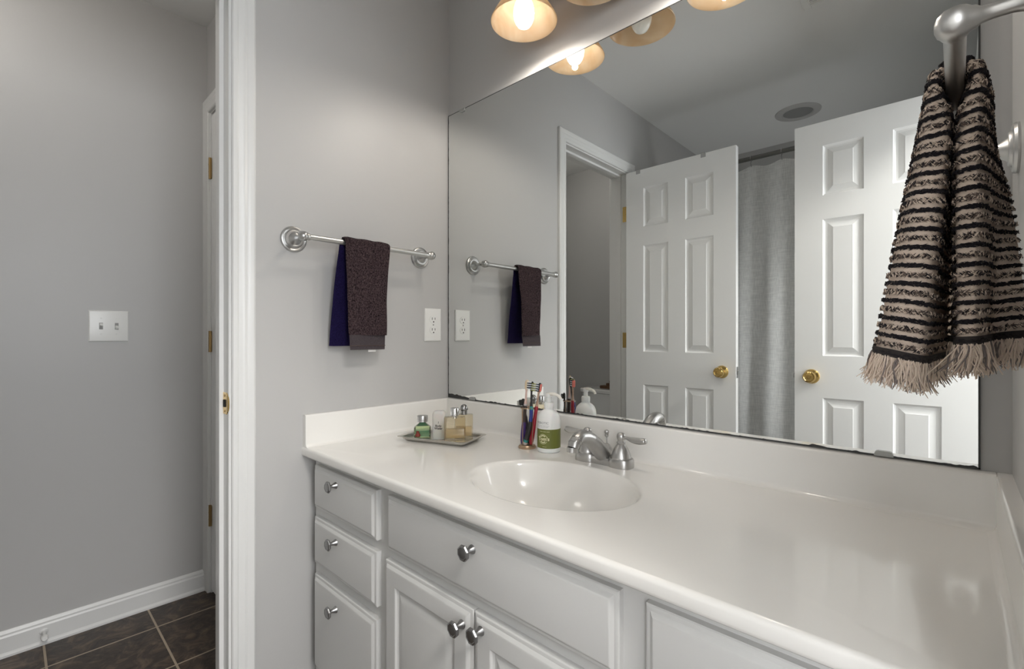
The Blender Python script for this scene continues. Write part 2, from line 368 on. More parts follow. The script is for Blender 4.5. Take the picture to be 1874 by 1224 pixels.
# ------------------------------------------------------------------ doors
def door_leaf(w, h, th=.035):
    """six-panel leaf: x 0..w, y 0..-th (face A at y=0 towards +y), z 0..h"""
    st = .108; mid = .095; pw = (w - 2 * st - mid) / 2
    xs = [0, st, st + pw, st + pw + mid, w - st, w]
    k = h / 2.03
    zs = [0, .215 * k, .815 * k, 1.0 * k, 1.60 * k, 1.705 * k, 1.925 * k, h]
    bm = BM(); pr = [(0, 0), (.004, .005), (.009, .008), (.016, .008), (.036, .0025), (.038, .0012)]
    for side, y, sg in ((0, 0, -1), (1, -th, 1)):
        for i in range(5):
            for j in range(7):
                pan = i in (1, 3) and j in (1, 3, 5)
                rings_rect(bm, xs[i], xs[i + 1], zs[j], zs[j + 1], y, pr if pan else [(0, 0)], sg)
    bmesh.ops.remove_doubles(bm, verts=bm.verts[:], dist=1e-5)
    c = [(0, 0), (w, 0), (w, h), (0, h)]
    for a, b in zip(c, c[1:] + c[:1]):
        bm.faces.new([bm.verts.new(v) for v in ((a[0], 0, a[1]), (b[0], 0, b[1]), (b[0], -th, b[1]), (a[0], -th, a[1]))])
    bmesh.ops.remove_doubles(bm, verts=bm.verts[:], dist=1e-5); fix(bm)
    return bm
def knob_bm(M):
    bm = BM()
    lathe(bm, [(0, 0), (.031, 0), (.032, .003), (.029, .008), (.020, .011), (.013, .013), (.0115, .022), (.013, .028), (.021, .034), (.0255, .042), (.026, .050), (.0225, .057), (.019, .0585), (.0175, .057), (.008, .0565), (.007, .0545), (0, .0545)], 36, M)
    box_ = BM(); box(box_, (-.0055, -.0015, .054), (.0055, .0015, .058)); box_.transform(M)
    me = bpy.data.meshes.new('tmp'); box_.to_mesh(me); box_.free(); bm.from_mesh(me); bpy.data.meshes.remove(me)
    return fix(bm)
def hinge_bm(h=.089):
    bm = BM()
    box(bm, (-.032, -.0008, -h / 2), (0, .0012, h / 2), .0006, 1)
    tube(bm, [(.004, 0, -h / 2 - .003), (.004, 0, h / 2 + .003)], .0058, 12)
    for z in (-.03, 0, .03): lathe(bm, [(0, 0), (.0035, 0), (.003, .001), (0, .001)], 10, Matrix.Translation((-.018 + (.006 if z == 0 else 0), .0012, z)) @ AX['y'])
    return fix(bm)
def door(name, loc, label, flip=1, knob_face=1, w=.603):
    """leaf parallel to X, hinge at loc, extending flip*X"""
    r = new_empty(name, loc); tag(r, label, 'door', None, 'structure')
    bm = door_leaf(w, 2.025)
    if flip < 0:
        for v in bm.verts: v.co.x = -v.co.x
        fix(bm)
    obj('door_leaf', bm, door_m, r, smooth=8)
    for side in (0, 1):
        M = Matrix.Translation((flip * (w - .066), 0 if side == 0 else -.035, .905)) @ AX['y' if side == 0 else '-y']
        obj('door_knob', knob_bm(M), brass, r)
    bm = BM(); box(bm, (flip * w, -.030, .877), (flip * (w + .0015), -.005, .933), .0006, 1)
    box(bm, (flip * w, -.024, .895), (flip * (w + .009), -.011, .915), .002, 2)
    obj('latch_plate', bm, steel, r)
    return r
d1 = door('door_1', (.012, J1 + .035, .012), 'open white six-panel door with brass knob, left one in the mirror', 1)
d2 = door('door_2', (L - .002, E1 + .028, .012), 'open white six-panel door with brass knob, right one in the mirror beside the striped towel', -1)
for z in (.318, 1.061, 1.80):
    bm = hinge_bm(); o = obj('hinge', bm, brass, d1); o.location = (-.011, -.034, z - .0)
    bm = hinge_bm(); bm.transform(Matrix.Scale(-1, 4, (1, 0, 0))); fix(bm); o = obj('hinge', bm, brass, d2); o.location = (.001, -.034, z)
d3 = new_empty('door_3', (D3a, Y2 + .038, .012)); tag(d3, 'closed narrow white closet door in the toilet room', 'door', None, 'structure')
obj('door_leaf', (lambda b: (b.transform(Matrix.Translation((.002, 0, 0))), b)[1])(door_leaf(.596, 2.025)), door_m, d3, smooth=8)
bm = BM(); obj('door_knob', knob_bm(Matrix.Translation((.53, -.035, .905)) @ AX['-y']), brass, d3)
for z in (.318, 1.061, 1.80):
    bm = BM(); tube(bm, [(-.003, -.040, z - .045), (-.003, -.040, z + .045)], .006, 12)
    box(bm, (-.012, -.0395, z - .043), (.010, -.0365, z + .043), .0005, 1)
    for q in (-.015, .015): tube(bm, [(-.003, -.040, z + q - .001), (-.003, -.040, z + q + .001)], .0066, 12)
    obj('hinge', fix(bm), old_brass, d3)
# strike plate in the jamb
sp = thing('strike_plate', 'brass strike plate with curved lip on the white door jamb', 'strike plate', (-.02, J0, .915))
bm = BM()
box(bm, (-.024, -.0016, -.029), (.010, .0, .029), .0007, 1)
vs = []
for k in range(13):
    a = -PI / 2 + PI * k / 12; vs.append((.010 + .012 * math.cos(a), .026 * math.sin(a)))
for y0_ in (0,):
    A = [bm.verts.new((x, -.0016, z)) for x, z in vs]; B = [bm.verts.new((x + .002, .0012 * max(0, (x - .012) / .01) , z)) for x, z in vs]
    bm.faces.new(A); bm.faces.new(B[::-1])
    for k in range(12): bm.faces.new([A[k], A[k + 1], B[k + 1], B[k]])
obj('plate', fix(bm), brass, sp)
bm = BM(); box(bm, (-.014, -.0022, -.010), (.002, -.0014, .010), .002, 2)
obj('latch_hole', bm, dark_m, sp)
for z in (-.021, .021):
    bm = BM(); lathe(bm, [(0, 0), (.0035, 0), (.003, .0012), (0, .0012)], 12, Matrix.Translation((-.006, -.0016, z)) @ AX['-y']); obj('screw', fix(bm), old_brass, sp)
# little clips over the top edge of door_1
for i, (x, lb) in enumerate(((.075 + .012, 'small grey clip over the top of the left mirrored door, nearer its hinges'), (.455, 'small grey clip over the top of the left mirrored door, nearer its knob edge'))):
    bm = BM(); box(bm, (-.013, -.002, -.020), (.013, .0015, .0035), .0008, 1); box(bm, (-.013, -.038, .001), (.013, .0015, .0035), .0008, 1); box(bm, (-.013, -.0385, -.02), (.013, -.0362, .0035), .0008, 1)
    o = obj('door_clip', bm, mat('clip_plastic', (.42, .42, .42), .35)); o.location = (x, J1 + .0352, 2.037); tag(o, lb, 'clip', 'clips over the door top')

# ------------------------------------------------------------------ vanity top with integral basin
ZC = .770; ZS = .864; VW = .550; SX, SY = .742, -.308; SA, SB = .205, .155
vt = thing('countertop', 'white cultured marble vanity top with moulded oval basin', 'countertop', (.74, -.275, ZC))
bm = BM(); N = 128
x0, x1, y0, y1 = .0, L, BK, -VW
def edge_pt(a):
    dx, dy = math.cos(a), math.sin(a); t = 1e9
    if dx > 1e-9: t = min(t, (x1 - SX) / dx)
    if dx < -1e-9: t = min(t, (x0 - SX) / dx)
    if dy > 1e-9: t = min(t, (y0 - SY) / dy)
    if dy < -1e-9: t = min(t, (y1 + .008 - SY) / dy)
    return (SX + dx * t, SY + dy * t)
angs = sorted([2 * PI * i / N for i in range(N)] + [math.atan2(c[1] - SY, c[0] - SX) % (2 * PI) for c in ((x0, y0), (x1, y0), (x1, y1 + .008), (x0, y1 + .008))])
NA = len(angs)
rings = []
rings.append([bm.verts.new((*edge_pt(a), ZC)) for a in angs])
for s in (1.25, 1.05):
    rr = []
    for a in angs:
        e = edge_pt(a); q = (SX + SA * s * math.cos(a), SY + SB * s * math.sin(a))
        if s > 1.2: q = (q[0] * .5 + e[0] * .5, q[1] * .5 + e[1] * .5)
        rr.append(bm.verts.new((*q, ZC)))
    rings.append(rr)
for A, B in zip(rings, rings[1:]):
    for i in range(NA): bm.faces.new([A[i], A[(i + 1) % NA], B[(i + 1) % NA], B[i]])
# front edge roll
ep = [(y1 + .008, ZC), (y1 + .005, ZC - .0006), (y1 + .0025, ZC - .0024), (y1 + .0006, ZC - .005), (y1, ZC - .008), (y1, ZC - .020), (y1 + .0012, ZC - .024), (y1 + .004, ZC - .027), (y1 + .008, ZC - .028), (y1 + .04, ZC - .028)]
prev = None
for y, z in ep:
    ring = [bm.verts.new((x0, y, z)), bm.verts.new((x1, y, z))]
    if prev: bm.faces.new([prev[0], prev[1], ring[1], ring[0]])
    prev = ring
bmesh.ops.remove_doubles(bm, verts=bm.verts[:], dist=1e-5); fix(bm)
obj('slab', bm, marble, vt, world=True, smooth=40)
bm = BM()
prof = [(1.05, 0), (1.03, 0), (1.015, -.0006), (1.0, -.0025), (.985, -.006), (.965, -.013), (.94, -.024), (.90, -.042), (.84, -.062), (.75, -.083), (.62, -.103), (.48, -.116), (.32, -.124), (.16, -.128), (.115, -.129)]
prev = None
for s, d in prof:
    ring = [bm.verts.new((SX + SA * s * math.cos(a), SY + SB * s * math.sin(a), ZC + d)) for a in angs]
    if prev:
        for i in range(NA): bm.faces.new([prev[i], prev[(i + 1) % NA], ring[(i + 1) % NA], ring[i]])
    prev = ring
bm.faces.new(prev); fix(bm)
for f in bm.faces:
    pass
bmesh.ops.reverse_faces(bm, faces=[f for f in bm.faces if f.normal.z < 0]) if False else None
obj('basin', bm, marble, vt, world=True, smooth=60)
bm = BM(); lathe(bm, [(.022, 0), (.023, .002), (.019, .003), (.016, .0015), (.015, .0005), (.011, .001), (.010, .004), (.0, .005)], 32, Matrix.Translation((SX, SY, ZC - .129))); obj('drain', fix(bm), nickel, vt, world=True)
# splashes
def splash_prof():
    p = [(0, ZS)]; r = .005
    for k in range(5): a = PI / 2 * (1 - k / 4); p.append((.020 - r + r * math.cos(a), ZS - r + r * math.sin(a)))
    r = .011
    for k in range(7): a = PI + PI / 2 * k / 6; p.append((.020 + r + r * math.cos(a), ZC + r + r * math.sin(a) + .00005))
    p.append((.034, ZC - .0006)); p.append((0, ZC - .01)); return p
def extr(pr, f0, f1):
    bm = BM(); A = [bm.verts.new(f0(d, z)) for d, z in pr]; B = [bm.verts.new(f1(d, z)) for d, z in pr]
    for k in range(len(pr) - 1): bm.faces.new([A[k], A[k + 1], B[k + 1], B[k]])
    bm.faces.new(A); bm.faces.new(B[::-1]); return fix(bm)
sp_ = splash_prof()
obj('backsplash', extr(sp_, lambda d, z: (x0 + .0195, BK - d * 1.25, z), lambda d, z: (x1 - .0195, BK - d * 1.25, z)), marble, vt, world=True, smooth=40)
obj('side_splash', extr(sp_, lambda d, z: (d, BK, z), lambda d, z: (d, y1 + .004, z)), marble, vt, world=True, smooth=40)
obj('side_splash', extr(sp_, lambda d, z: (L - d, BK, z), lambda d, z: (L - d, y1 + .004, z)), marble, vt, world=True, smooth=40)

# ------------------------------------------------------------------ vanity cabinet
CZ = ZC - .028; CY = -.515
vc = thing('vanity_cabinet', 'white painted vanity cabinet with six drawers and a pair of doors', 'cabinet', (.74, -.26, 0))
bm = BM()
for a, b in (((.018, 0, .0), (.036, CY + .018, CZ)), ((L - .036, 0, .0), (L - .018, CY + .018, CZ)), ((.018, CY, .10), (L - .018, CY + .018, CZ)), ((.036, 0, .10), (L - .036, CY + .018, .118)), ((.036, -.012, .118), (L - .036, 0, CZ - .06)), ((.036, CY + .075, 0), (L - .036, CY + .06, .10))): box(bm, a, b, .0008, 1)
obj('carcass', bm, cab_m, vc, world=True, smooth=0)
EDGE = [(0, 0), (0, .011), (.0018, .0128), (.005, .0138), (.0075, .0142), (.0125, .0185), (.0145, .0195), (.017, .020)]
PANEL = EDGE + [(.048, .020), (.050, .0192), (.0525, .0155), (.056, .0135), (.060, .0135), (.063, .0145), (.078, .0190), (.080, .0195)]
def cab_knob(parent, x, z):
    bm = BM(); M = Matrix.Translation((x, CY - .020, z)) @ AX['-y']
    lathe(bm, [(0, 0), (.0092, 0), (.0088, .0018), (.0062, .007), (.0047, .012), (.0045, .015), (.0062, .0185)], 20, M)
    lathe(bm, [(0, .0175), (.0095, .0178), (.0152, .0208), (.0158, .0232), (.0145, .0262), (.0118, .0275), (.0105, .0268), (.0, .0278)], 8, M, a0=PI / 8)
    obj('knob', fix(bm), mat('pewter', (.34, .34, .34), .34, 1), parent, world=True, smooth=20)
def front(name, xa, xb, za, zb, pr, knob):
    bm = BM(); rings_rect(bm, xa, xb, za, zb, CY, pr); fix(bm)
    o = obj(name, bm, cab_m, vc, world=True, smooth=20, loc=None)
    if knob: cab_knob(o, *knob)
    return o
for xa, xb in ((.040, .379), (1.088, 1.435)):
    kx = (xa + xb) / 2 - (.025 if xa < .5 else -.025)
    front('drawer', xa, xb, .597, .720, EDGE, (kx, .692))
    front('drawer', xa, xb, .435, .570, EDGE, (kx, .538))
    front('drawer', xa, xb, .135, .404, EDGE, (kx, .357))
front('false_front', .428, 1.046, .592, .720, EDGE, (.733, .688))
front('door', .419, .7285, .135, .567, PANEL, (.7035, .533))
front('door', .7315, 1.050, .135, .567, PANEL, (.757, .5425))

# ------------------------------------------------------------------ mirror
MX0, MX1, MZ0, MZ1 = .004, 1.437, ZS + .002, 1.928
mr = thing('wall_mirror', 'large frameless plate mirror above the vanity with dark corroded lower edge', 'mirror', (.72, 0, MZ0))
bm = BM(); box(bm, (MX0, 0, MZ0), (MX1, BK - .0008, MZ1))
for f in bm.faces: f.material_index = 0 if f.normal.y < -.9 else 1
obj('mirror_glass', bm, [mirror_m, mat('glass_edge', (.10, .13, .12), .25)], mr, world=True, smooth=0)
bm = BM()
def blotch(n, f):
    """ragged desilvered strip lying on the lower/left edge of the glass"""
    prev = None
    for k in range(n + 1):
        t = k / n; a = bm.verts.new(f(t, 0)); nz = noise.noise(Vector((t * n * .09, 3.1, 0))) + .6 * noise.noise(Vector((t * n * .35, 7.7, 0)))
        w = .0024 + .0048 * max(0, nz)
        b = bm.verts.new(f(t, w))
        if prev: bm.faces.new([prev[0], prev[1], b, a])
        prev = (a, b)
blotch(500, lambda t, w: (MX0 + t * (MX1 - MX0), -.0006, MZ0 + w))
blotch(300, lambda t, w: (MX0 + w * .55, -.0006, MZ0 + t * (MZ1 - MZ0)))
prev = None
for k in range(60):  # larger corroded patch in the lower left corner
    t = k / 59; a = bm.verts.new((MX0 + t * .13, -.0007, MZ0)); w = .011 * (1 - t) ** .5 * (1 + .5 * noise.noise(Vector((t * 9, 1, 1)))) + .003
    b = bm.verts.new((MX0 + t * .13, -.0007, MZ0 + w))
    if prev: bm.faces.new([prev[0], prev[1], b, a])
    prev = (a, b)
for x_, h_ in ((MX0, 1), ): box(bm, (MX1 - .0028, -.0006, MZ0), (MX1, 0, MZ1))
box(bm, (MX0, -.0006, MZ1 - .0018), (MX1, 0, MZ1))
obj('corroded_edge', fix(bm), black_edge, mr, world=True, smooth=0)
def clip(x, z, up):
    bm = BM(); n = 10; A = []; B = []
    for k in range(n + 1):
        a = PI * k / n; px = -.015 * math.cos(a); pz = min(.0105, .016 * math.sin(a)) * up
        A.append(bm.verts.new((x + px, -.0045, z + pz))); B.append(bm.verts.new((x + px, -.0008, z + pz)))
    bm.faces.new(A); bm.faces.new(B[::-1])
    for k in range(n + 1): bm.faces.new([A[k], A[(k + 1) % (n + 1)], B[(k + 1) % (n + 1)], B[k]])
    obj('mirror_clip', fix(bm), glass('clip_clear', (.75, .76, .74), .1, .45), mr, world=True)
clip(.140, MZ0, 1); clip(1.306, MZ0, 1); clip(.087, MZ1, -1); clip(1.30, MZ1, -1)

# ------------------------------------------------------------------ towel bars
def towel_bar(label, wx, sg, ya, yb, z):
    """rosettes on the wall plane x=wx, projecting sg*x"""
    r = thing('towel_bar', label, 'towel bar', (wx, (ya + yb) / 2, z))
    bm = BM(); tube(bm, [(sg * .069, ya - (ya + yb) / 2, 0), (sg * .069, yb - (ya + yb) / 2, 0)], .0083, 24)
    obj('bar', bm, satin, r)
    for y in (ya, yb):
        M = Matrix.Translation((0, y - (ya + yb) / 2, 0)) @ AX['x' if sg > 0 else '-x']
        bm = BM()
        lathe(bm, [(0, 0), (.0372, 0), (.0376, .003), (.0355, .0065), (.0325, .0078), (.0290, .0065), (.0272, .0062), (.0262, .0095), (.0245, .0115), (.0205, .0120), (.0185, .0115),
                   (.0165, .0135), (.0125, .019), (.0088, .024), (.0066, .032), (.0062, .044), (.0072, .052), (.0098, .0555), (.0100, .0575), (.0125, .0610), (.0140, .0655), (.0142, .0700), (.0128, .0760), (.0088, .0810), (.0035, .0830), (0, .0832)], 40, M)
        obj('bracket', fix(bm), satin if sg < 0 else steel, r)
        # cap ring where the bar meets the post
        s_ = 1 if y == ya else -1
        dirn = 1 if (yb > ya) else -1
        s2 = dirn if y == ya else -dirn
        bm = BM(); yy = y - (ya + yb) / 2
        tube(bm, [(sg * .069, yy + s2 * .008, 0), (sg * .069, yy + s2 * .0145, 0), (sg * .069, yy + s2 * .017, 0)], [.0118, .0112, .0098], 24)
        obj('collar', bm, satin, r)
    return r
towel_bar('brushed steel towel bar on the left wall holding the dark hand towel', 0, 1, -.573, -.128, 1.3765)
towel_bar('white-lit satin towel bar at the top right, holding the striped towel', L, -1, -.557, -.108, 1.3765)

# ------------------------------------------------------------------ dark hand towel on the left bar
tw = thing('hand_towel', 'dark brown and navy terry hand towel folded over the left bar', 'towel', (.07, -.385, 1.376))
def sheet(path, fy, nw, th=.006, wig=.0015, seed=0.0, edges=True):
    """thick cloth: path = [(x,z,...)], fy(s, w)->(y, dx); returns bm of a closed slab"""
    bm = BM(); n = len(path); F = []; Bk = []
    for i, (x, z) in enumerate(path):
        a = Vector(path[max(i - 1, 0)]); b = Vector(path[min(i + 1, n - 1)]); t = (b - a).normalized(); nr = Vector((t.y, -t.x))
        rf = []; rb = []
        for k in range(nw + 1):
            w = k / nw; y, dx = fy(i / (n - 1), w)
            h = th * .5 * (max(.05, 1 - abs(2 * w - 1) ** 8)) ** .5
            nn = wig * noise.noise(Vector((i * .13 + seed, k * .16, seed)))
            rf.append(bm.verts.new((x + dx + nr.x * (h + nn), y, z + nr.y * (h + nn))))
            rb.append(bm.verts.new((x + dx - nr.x * (h - nn), y, z - nr.y * (h - nn))))
        F.append(rf); Bk.append(rb)
    for i in range(n - 1):
        for k in range(nw):
            bm.faces.new([F[i][k], F[i][k + 1], F[i + 1][k + 1], F[i + 1][k]]); bm.faces.new([Bk[i][k], Bk[i + 1][k], Bk[i + 1][k + 1], Bk[i][k + 1]])
        bm.faces.new([F[i][0], F[i + 1][0], Bk[i + 1][0], Bk[i][0]]); bm.faces.new([F[i][nw], Bk[i][nw], Bk[i + 1][nw], F[i + 1][nw]])
    for k in range(nw):
        bm.faces.new([F[0][k], Bk[0][k], Bk[0][k + 1], F[0][k + 1]]); bm.faces.new([F[-1][k], F[-1][k + 1], Bk[-1][k + 1], Bk[-1][k]])
    return fix(bm)
def over_bar(bx_, bz, r, xb, zb, xf, zf, nb=30, nf=34, na=14):
    p = []
    for i in range(nb): t = i / nb; p.append((xb + (bx_ - r - xb) * t ** .8, zb + (bz - zb) * t))
    for i in range(na + 1): a = PI - PI * i / na; p.append((bx_ + r * math.cos(a), bz + r * math.sin(a)))
    for i in range(1, nf + 1): t = i / nf; p.append((bx_ + r + (xf - bx_ - r) * t, bz + (zf - bz) * t))
    return p
pth = over_bar(.069, 1.377, .0128, .026, 1.066, .086, 1.098)
def fy1(s, w):
    yl = -.458 + (.014 * max(0, s - .45) / .55 if s > .45 else -.020 * (.45 - s) / .45 - .004 * math.sin(s * 9)); yr = -.303 - (.020 * max(0, s - .45) / .55) + .003 * math.sin(s * 14)
    return yl + (yr - yl) * w, .004 * math.sin(w * 5 + s * 4) * abs(s - .45) * 2 + .003 * math.sin(w * 2.2) * s
bm = sheet(pth, fy1, 34, .0085, .0022, 2.0)
for f in bm.faces:
    c = f.calc_center_median(); f.material_index = 1 if (c.x < .0655 and c.z < 1.372) else 0
obj('towel_cloth', bm, [terry, navy], tw, world=True, smooth=60)
# woven band and hem at the foot of the front flap
pb = [(.086 + .004 * t, 1.099 - .045 * t) for t in [i / 14 for i in range(15)]]
def fyb(s, w):
    yl = -.444 + .001 * s; yr = -.3235 - .004 * s
    return yl + (yr - yl) * w, .0012 * math.sin(w * 5 + 4)
bm = sheet(pb, fyb, 24, .0060, .0006, 5.0)
obj('woven_band', bm, woven, tw, world=True, smooth=50)
pb2 = [(.0895 + .0002 * i, 1.0665 - .0006 * i) for i in range(4)]
obj('hem_stitching', sheet(pb2, fyb, 24, .0074, .0002, 6), mat('hem_thread', (.07, .045, .04), .9), tw, world=True)
bm = BM(); box(bm, (.0885, -.384, 1.0470), (.0893, -.358, 1.0560), .0003, 1); obj('care_tag', bm, mat('tag_white', (.75, .74, .72), .8), tw, world=True)

# ------------------------------------------------------------------ striped towel on the right bar
st = thing('striped_towel', 'beige and black striped tufted towel with fringe over the right bar', 'towel', (1.406, -.35, 1.3765))
BXR = L - .069
LB = [(1.350, -.27, 1.078), (1.338, -.34, 1.077), (1.3325, -.395, 1.076), (1.339, -.425, 1.073), (1.354, -.439, 1.070), (1.368, -.440, 1.066), (1.380, -.424, 1.063), (1.385, -.36, 1.064), (1.398, -.25, 1.066)]
RB = [(1.4665, -.372, 1.092), (1.452, -.352, 1.091), (1.4365, -.345, 1.089), (1.4315, -.405, 1.088), (1.4235, -.436, 1.086), (1.415, -.440, 1.085), (1.4075, -.428, 1.085), (1.4085, -.37, 1.086), (1.401, -.25, 1.087)]
TP = [(-.27, .0235), (-.34, .0235), (-.395, .024), (-.422, .0235), (-.434, .020), (-.436, .0165), (-.430, .0135), (-.39, .0120), (-.30, .0118)]
def col_path(k):
    tx = TP[k]; r = tx[1]; y = tx[0]; pts = []
    lb = Vector(LB[k]); rb = Vector(RB[k]); bz = 1.3765
    ls = Vector((BXR - r, y, bz - .006)); rs = Vector((BXR + r, y, bz - .006))
    ml = lb.lerp(ls, .52) + Vector((-.002 if k < 5 else .004, -.003 if 2 < k < 6 else 0, 0)); mr_ = rb.lerp(rs, .55)
    if k < 3: mr_ += Vector((.010 - .002 * k, 0, 0)); rs += Vector((.004, 0, 0)); rs.z -= .004
    if 2 < k < 6: ml += Vector((.003, 0, 0))
    ex = []; ex2 = []
    if k >= 7: ml.x = 1.4010 if k == 8 else 1.3955; mr_.x = 1.4035 if k == 8 else 1.4070; ex = [Vector((BXR - .0035, y, bz - .040))]; ex2 = [Vector((BXR + .0020, y, bz - .040))]
    elif k == 6: ml.x = 1.3945; mr_.x = 1.4070; ex = [Vector((BXR - .0055, y, bz - .040))]; ex2 = [Vector((BXR + .0050, y, bz - .040))]
    else: ex = [ls.lerp(ml, .25)]; ex2 = [rs.lerp(mr_, .25)]
    top = [Vector((BXR + r * math.cos(a), y, bz + r * math.sin(a))) for a in (PI * .80, PI * .5, PI * .20)]
    return [lb, ml] + ex + [ls] + top + [rs] + ex2 + [mr_, rb]
cols = [catmull(col_path(k), 14) for k in range(9)]
NU = len(cols[0]); NWc = 8
grid = []
for i in range(NU):
    row = catmull([cols[k][i] for k in range(9)], NWc); grid.append(row)
NWG = len(grid[0])
# arc length along the cloth, measured on the front fold
arc = [0]
mid = NWG // 2
for i in range(1, NU): arc.append(arc[-1] + (grid[i][mid] - grid[i - 1][mid]).length)
tot = arc[-1]
def sample(s, w):
    """position and outward normal at arc s and width w in 0..1"""
    s = max(0, min(tot - 1e-6, s)); i = 0
    lo, hi = 0, NU - 2
    while lo < hi:
        m_ = (lo + hi + 1) // 2
        if arc[m_] <= s: lo = m_
        else: hi = m_ - 1
    i = lo; t = (s - arc[i]) / max(1e-9, arc[i + 1] - arc[i]); kk = w * (NWG - 1); k = min(NWG - 2, int(kk)); u = kk - k
    p = (grid[i][k] * (1 - u) + grid[i][k + 1] * u) * (1 - t) + (grid[i + 1][k] * (1 - u) + grid[i + 1][k + 1] * u) * t
    ds = (grid[i + 1][k] - grid[i][k]); dw = (grid[i][k + 1] - grid[i][k])
    n = dw.cross(ds)
    n = n.normalized() if n.length > 1e-12 else Vector((0, -1, 0))
    return p, n, ds.normalized() if ds.length > 1e-9 else Vector((0, 0, 1)), dw.normalized() if dw.length > 1e-9 else Vector((1, 0, 0))
p_, n_, _, _ = sample(tot * .25, .5)
NSG = 1 if n_.y < 0 else -1
bm = BM(); th = .0032; NUf = 150; NWf = 84
A = []; B = []
for i in range(NUf + 1):
    ra = []; rb = []
    for k in range(NWf + 1):
        s = tot * i / NUf; w = k / NWf; p, n, ds, dw = sample(s, w); n = n * NSG
        puff = .0007 * math.sin(s / .0102 * 2 * PI) + .0012 * noise.noise(p * 60)
        ra.append(bm.verts.new(p + n * puff)); rb.append(bm.verts.new(p - n * th))
    A.append(ra); B.append(rb)
for i in range(NUf):
    for k in range(NWf):
        bm.faces.new([A[i][k], A[i][k + 1], A[i + 1][k + 1], A[i + 1][k]]); bm.faces.new([B[i][k], B[i + 1][k], B[i + 1][k + 1], B[i][k + 1]])
    bm.faces.new([A[i][0], A[i + 1][0], B[i + 1][0], B[i][0]]); bm.faces.new([A[i][-1], B[i][-1], B[i + 1][-1], A[i + 1][-1]])
for k in range(NWf):
    bm.faces.new([A[0][k], B[0][k], B[0][k + 1], A[0][k + 1]]); bm.faces.new([A[-1][k], A[-1][k + 1], B[-1][k + 1], B[-1][k]])
fix(bm)
# tufts: low rows of short yarn loops
def tuft(c, d, n, ln, r, mi):
    s = d.cross(n); s = s.normalized() if s.length > 1e-6 else Vector((0, 0, 1))
    a = bm.verts.new(c - d * ln); b = bm.verts.new(c + d * ln)
    ring = [bm.verts.new(c + (s * math.cos(q) + n * math.sin(q)) * r) for q in (0, PI / 2, PI, 3 * PI / 2)]
    for k in range(4):
        f = bm.faces.new([a, ring[(k + 1) % 4], ring[k]]); f.material_index = mi
        f = bm.faces.new([b, ring[k], ring[(k + 1) % 4]]); f.material_index = mi
rng = random.Random(3)
pitch = .0102
nrow = int(tot / pitch)
for rI in range(nrow + 1):
    s0 = .004 + rI * pitch
    if s0 > tot - .003: break
    solid = rI % 2 == 0
    # width of this row
    pts = [sample(s0, q / 20)[0] for q in range(21)]; wl = sum((pts[q + 1] - pts[q]).length for q in range(20))
    nt_ = int(wl / .00070)
    for j in range(nt_):
        if rng.random() < (.04 if solid else .12): continue
        w = (j + rng.random()) / nt_; s = s0 + rng.uniform(-.0021, .0021) + .0012 * noise.noise(Vector((j * .12, rI, 0)))
        p, n, ds, dw = sample(s, w); n = n * NSG
        ang = rng.gauss(0, .35) if solid else rng.choice((-.75, .75)) + rng.gauss(0, .2)
        d = (dw * math.cos(ang) + ds * math.sin(ang) + n * rng.uniform(-.15, .35)).normalized()
        mi = 1 if solid else rng.choice((1, 1, 2, 2, 3, 0))
        tuft(p + n * rng.uniform(.0008, .0030), d, n, rng.uniform(.0022, .0038), rng.uniform(.0005, .0009), mi)
beige = noise_bump(mat('beige_cotton', (.74, .61, .51), .95), 1, .6, .0015, 2, (1, 1, 1))
ntb = beige.node_tree
for nd in ntb.nodes:
    if nd.type == 'TEX_NOISE': nd.inputs['Scale'].default_value = 900
yblack = mat('black_yarn', (.012, .010, .014), .95); ytaupe = mat('taupe_yarn', (.16, .12, .10), .95); ybeige = mat('pale_yarn', (.66, .55, .45), .95)
obj('towel_cloth', bm, [beige, yblack, ytaupe, ybeige], st, world=True, smooth=60)
# dark hem bands and fringes at both ends
for end in (0, 1):
    bm = BM(); prev = None; nb = 90; rows = [.0, .003, .006, .009]
    V = []
    for q in rows:
        s = q if end == 0 else tot - q
        V.append([bm.verts.new(sample(s, k / nb)[0] + sample(s, k / nb)[1] * NSG * .0030) for k in range(nb + 1)])
    for q in range(len(rows) - 1):
        for k in range(nb): bm.faces.new([V[q][k], V[q][k + 1], V[q + 1][k + 1], V[q + 1][k]])
    o = obj('hem_band', bm, noise_bump(mat('black_hem', (.022, .017, .016), .8), 600, .4, .001), st, world=True)
    bm = BM(); rng = random.Random(11 + end)
    pts = [sample(0 if end == 0 else tot, q / 40)[0] for q in range(41)]; wl = sum((pts[q + 1] - pts[q]).length for q in range(40))
    ns = int(wl / .0009)
    for j in range(ns):
        w = (j + rng.random() * .8) / ns; s = 0.001 if end == 0 else tot - .001; p, n, ds, dw = sample(s, w); n = n * NSG
        down = (-ds if end == 0 else ds); lean = rng.gauss(0, .22); out = rng.gauss(.03, .16); ln = rng.uniform(.026, .036)
        c1, c2 = rng.uniform(-.35, .35), rng.uniform(-.35, .35); q0 = p + n * rng.uniform(-.002, .003); pp = []
        for t in (0, .2, .45, .7, 1):
            v = q0 + down * ln * t + (dw * (lean * t + c1 * math.sin(t * PI * 1.4) * .35) + n * (out * t * t + c2 * math.sin(t * PI * 1.2) * .3)) * ln
            v.z -= .002 * t; v.x = min(v.x, L - .003); pp.append(v)
        tube(bm, pp, [.0008, .0008, .00075, .0007, .0004], 5, mi=rng.choice((0, 0, 0, 1, 1, 2)))
    o = obj('fringe', bm, [ybeige, beige, mat('grey_yarn', (.20, .17, .16), .95)], st, world=True, smooth=60); o['kind'] = 'stuff'; o['label'] = 'curly beige yarn fringe'

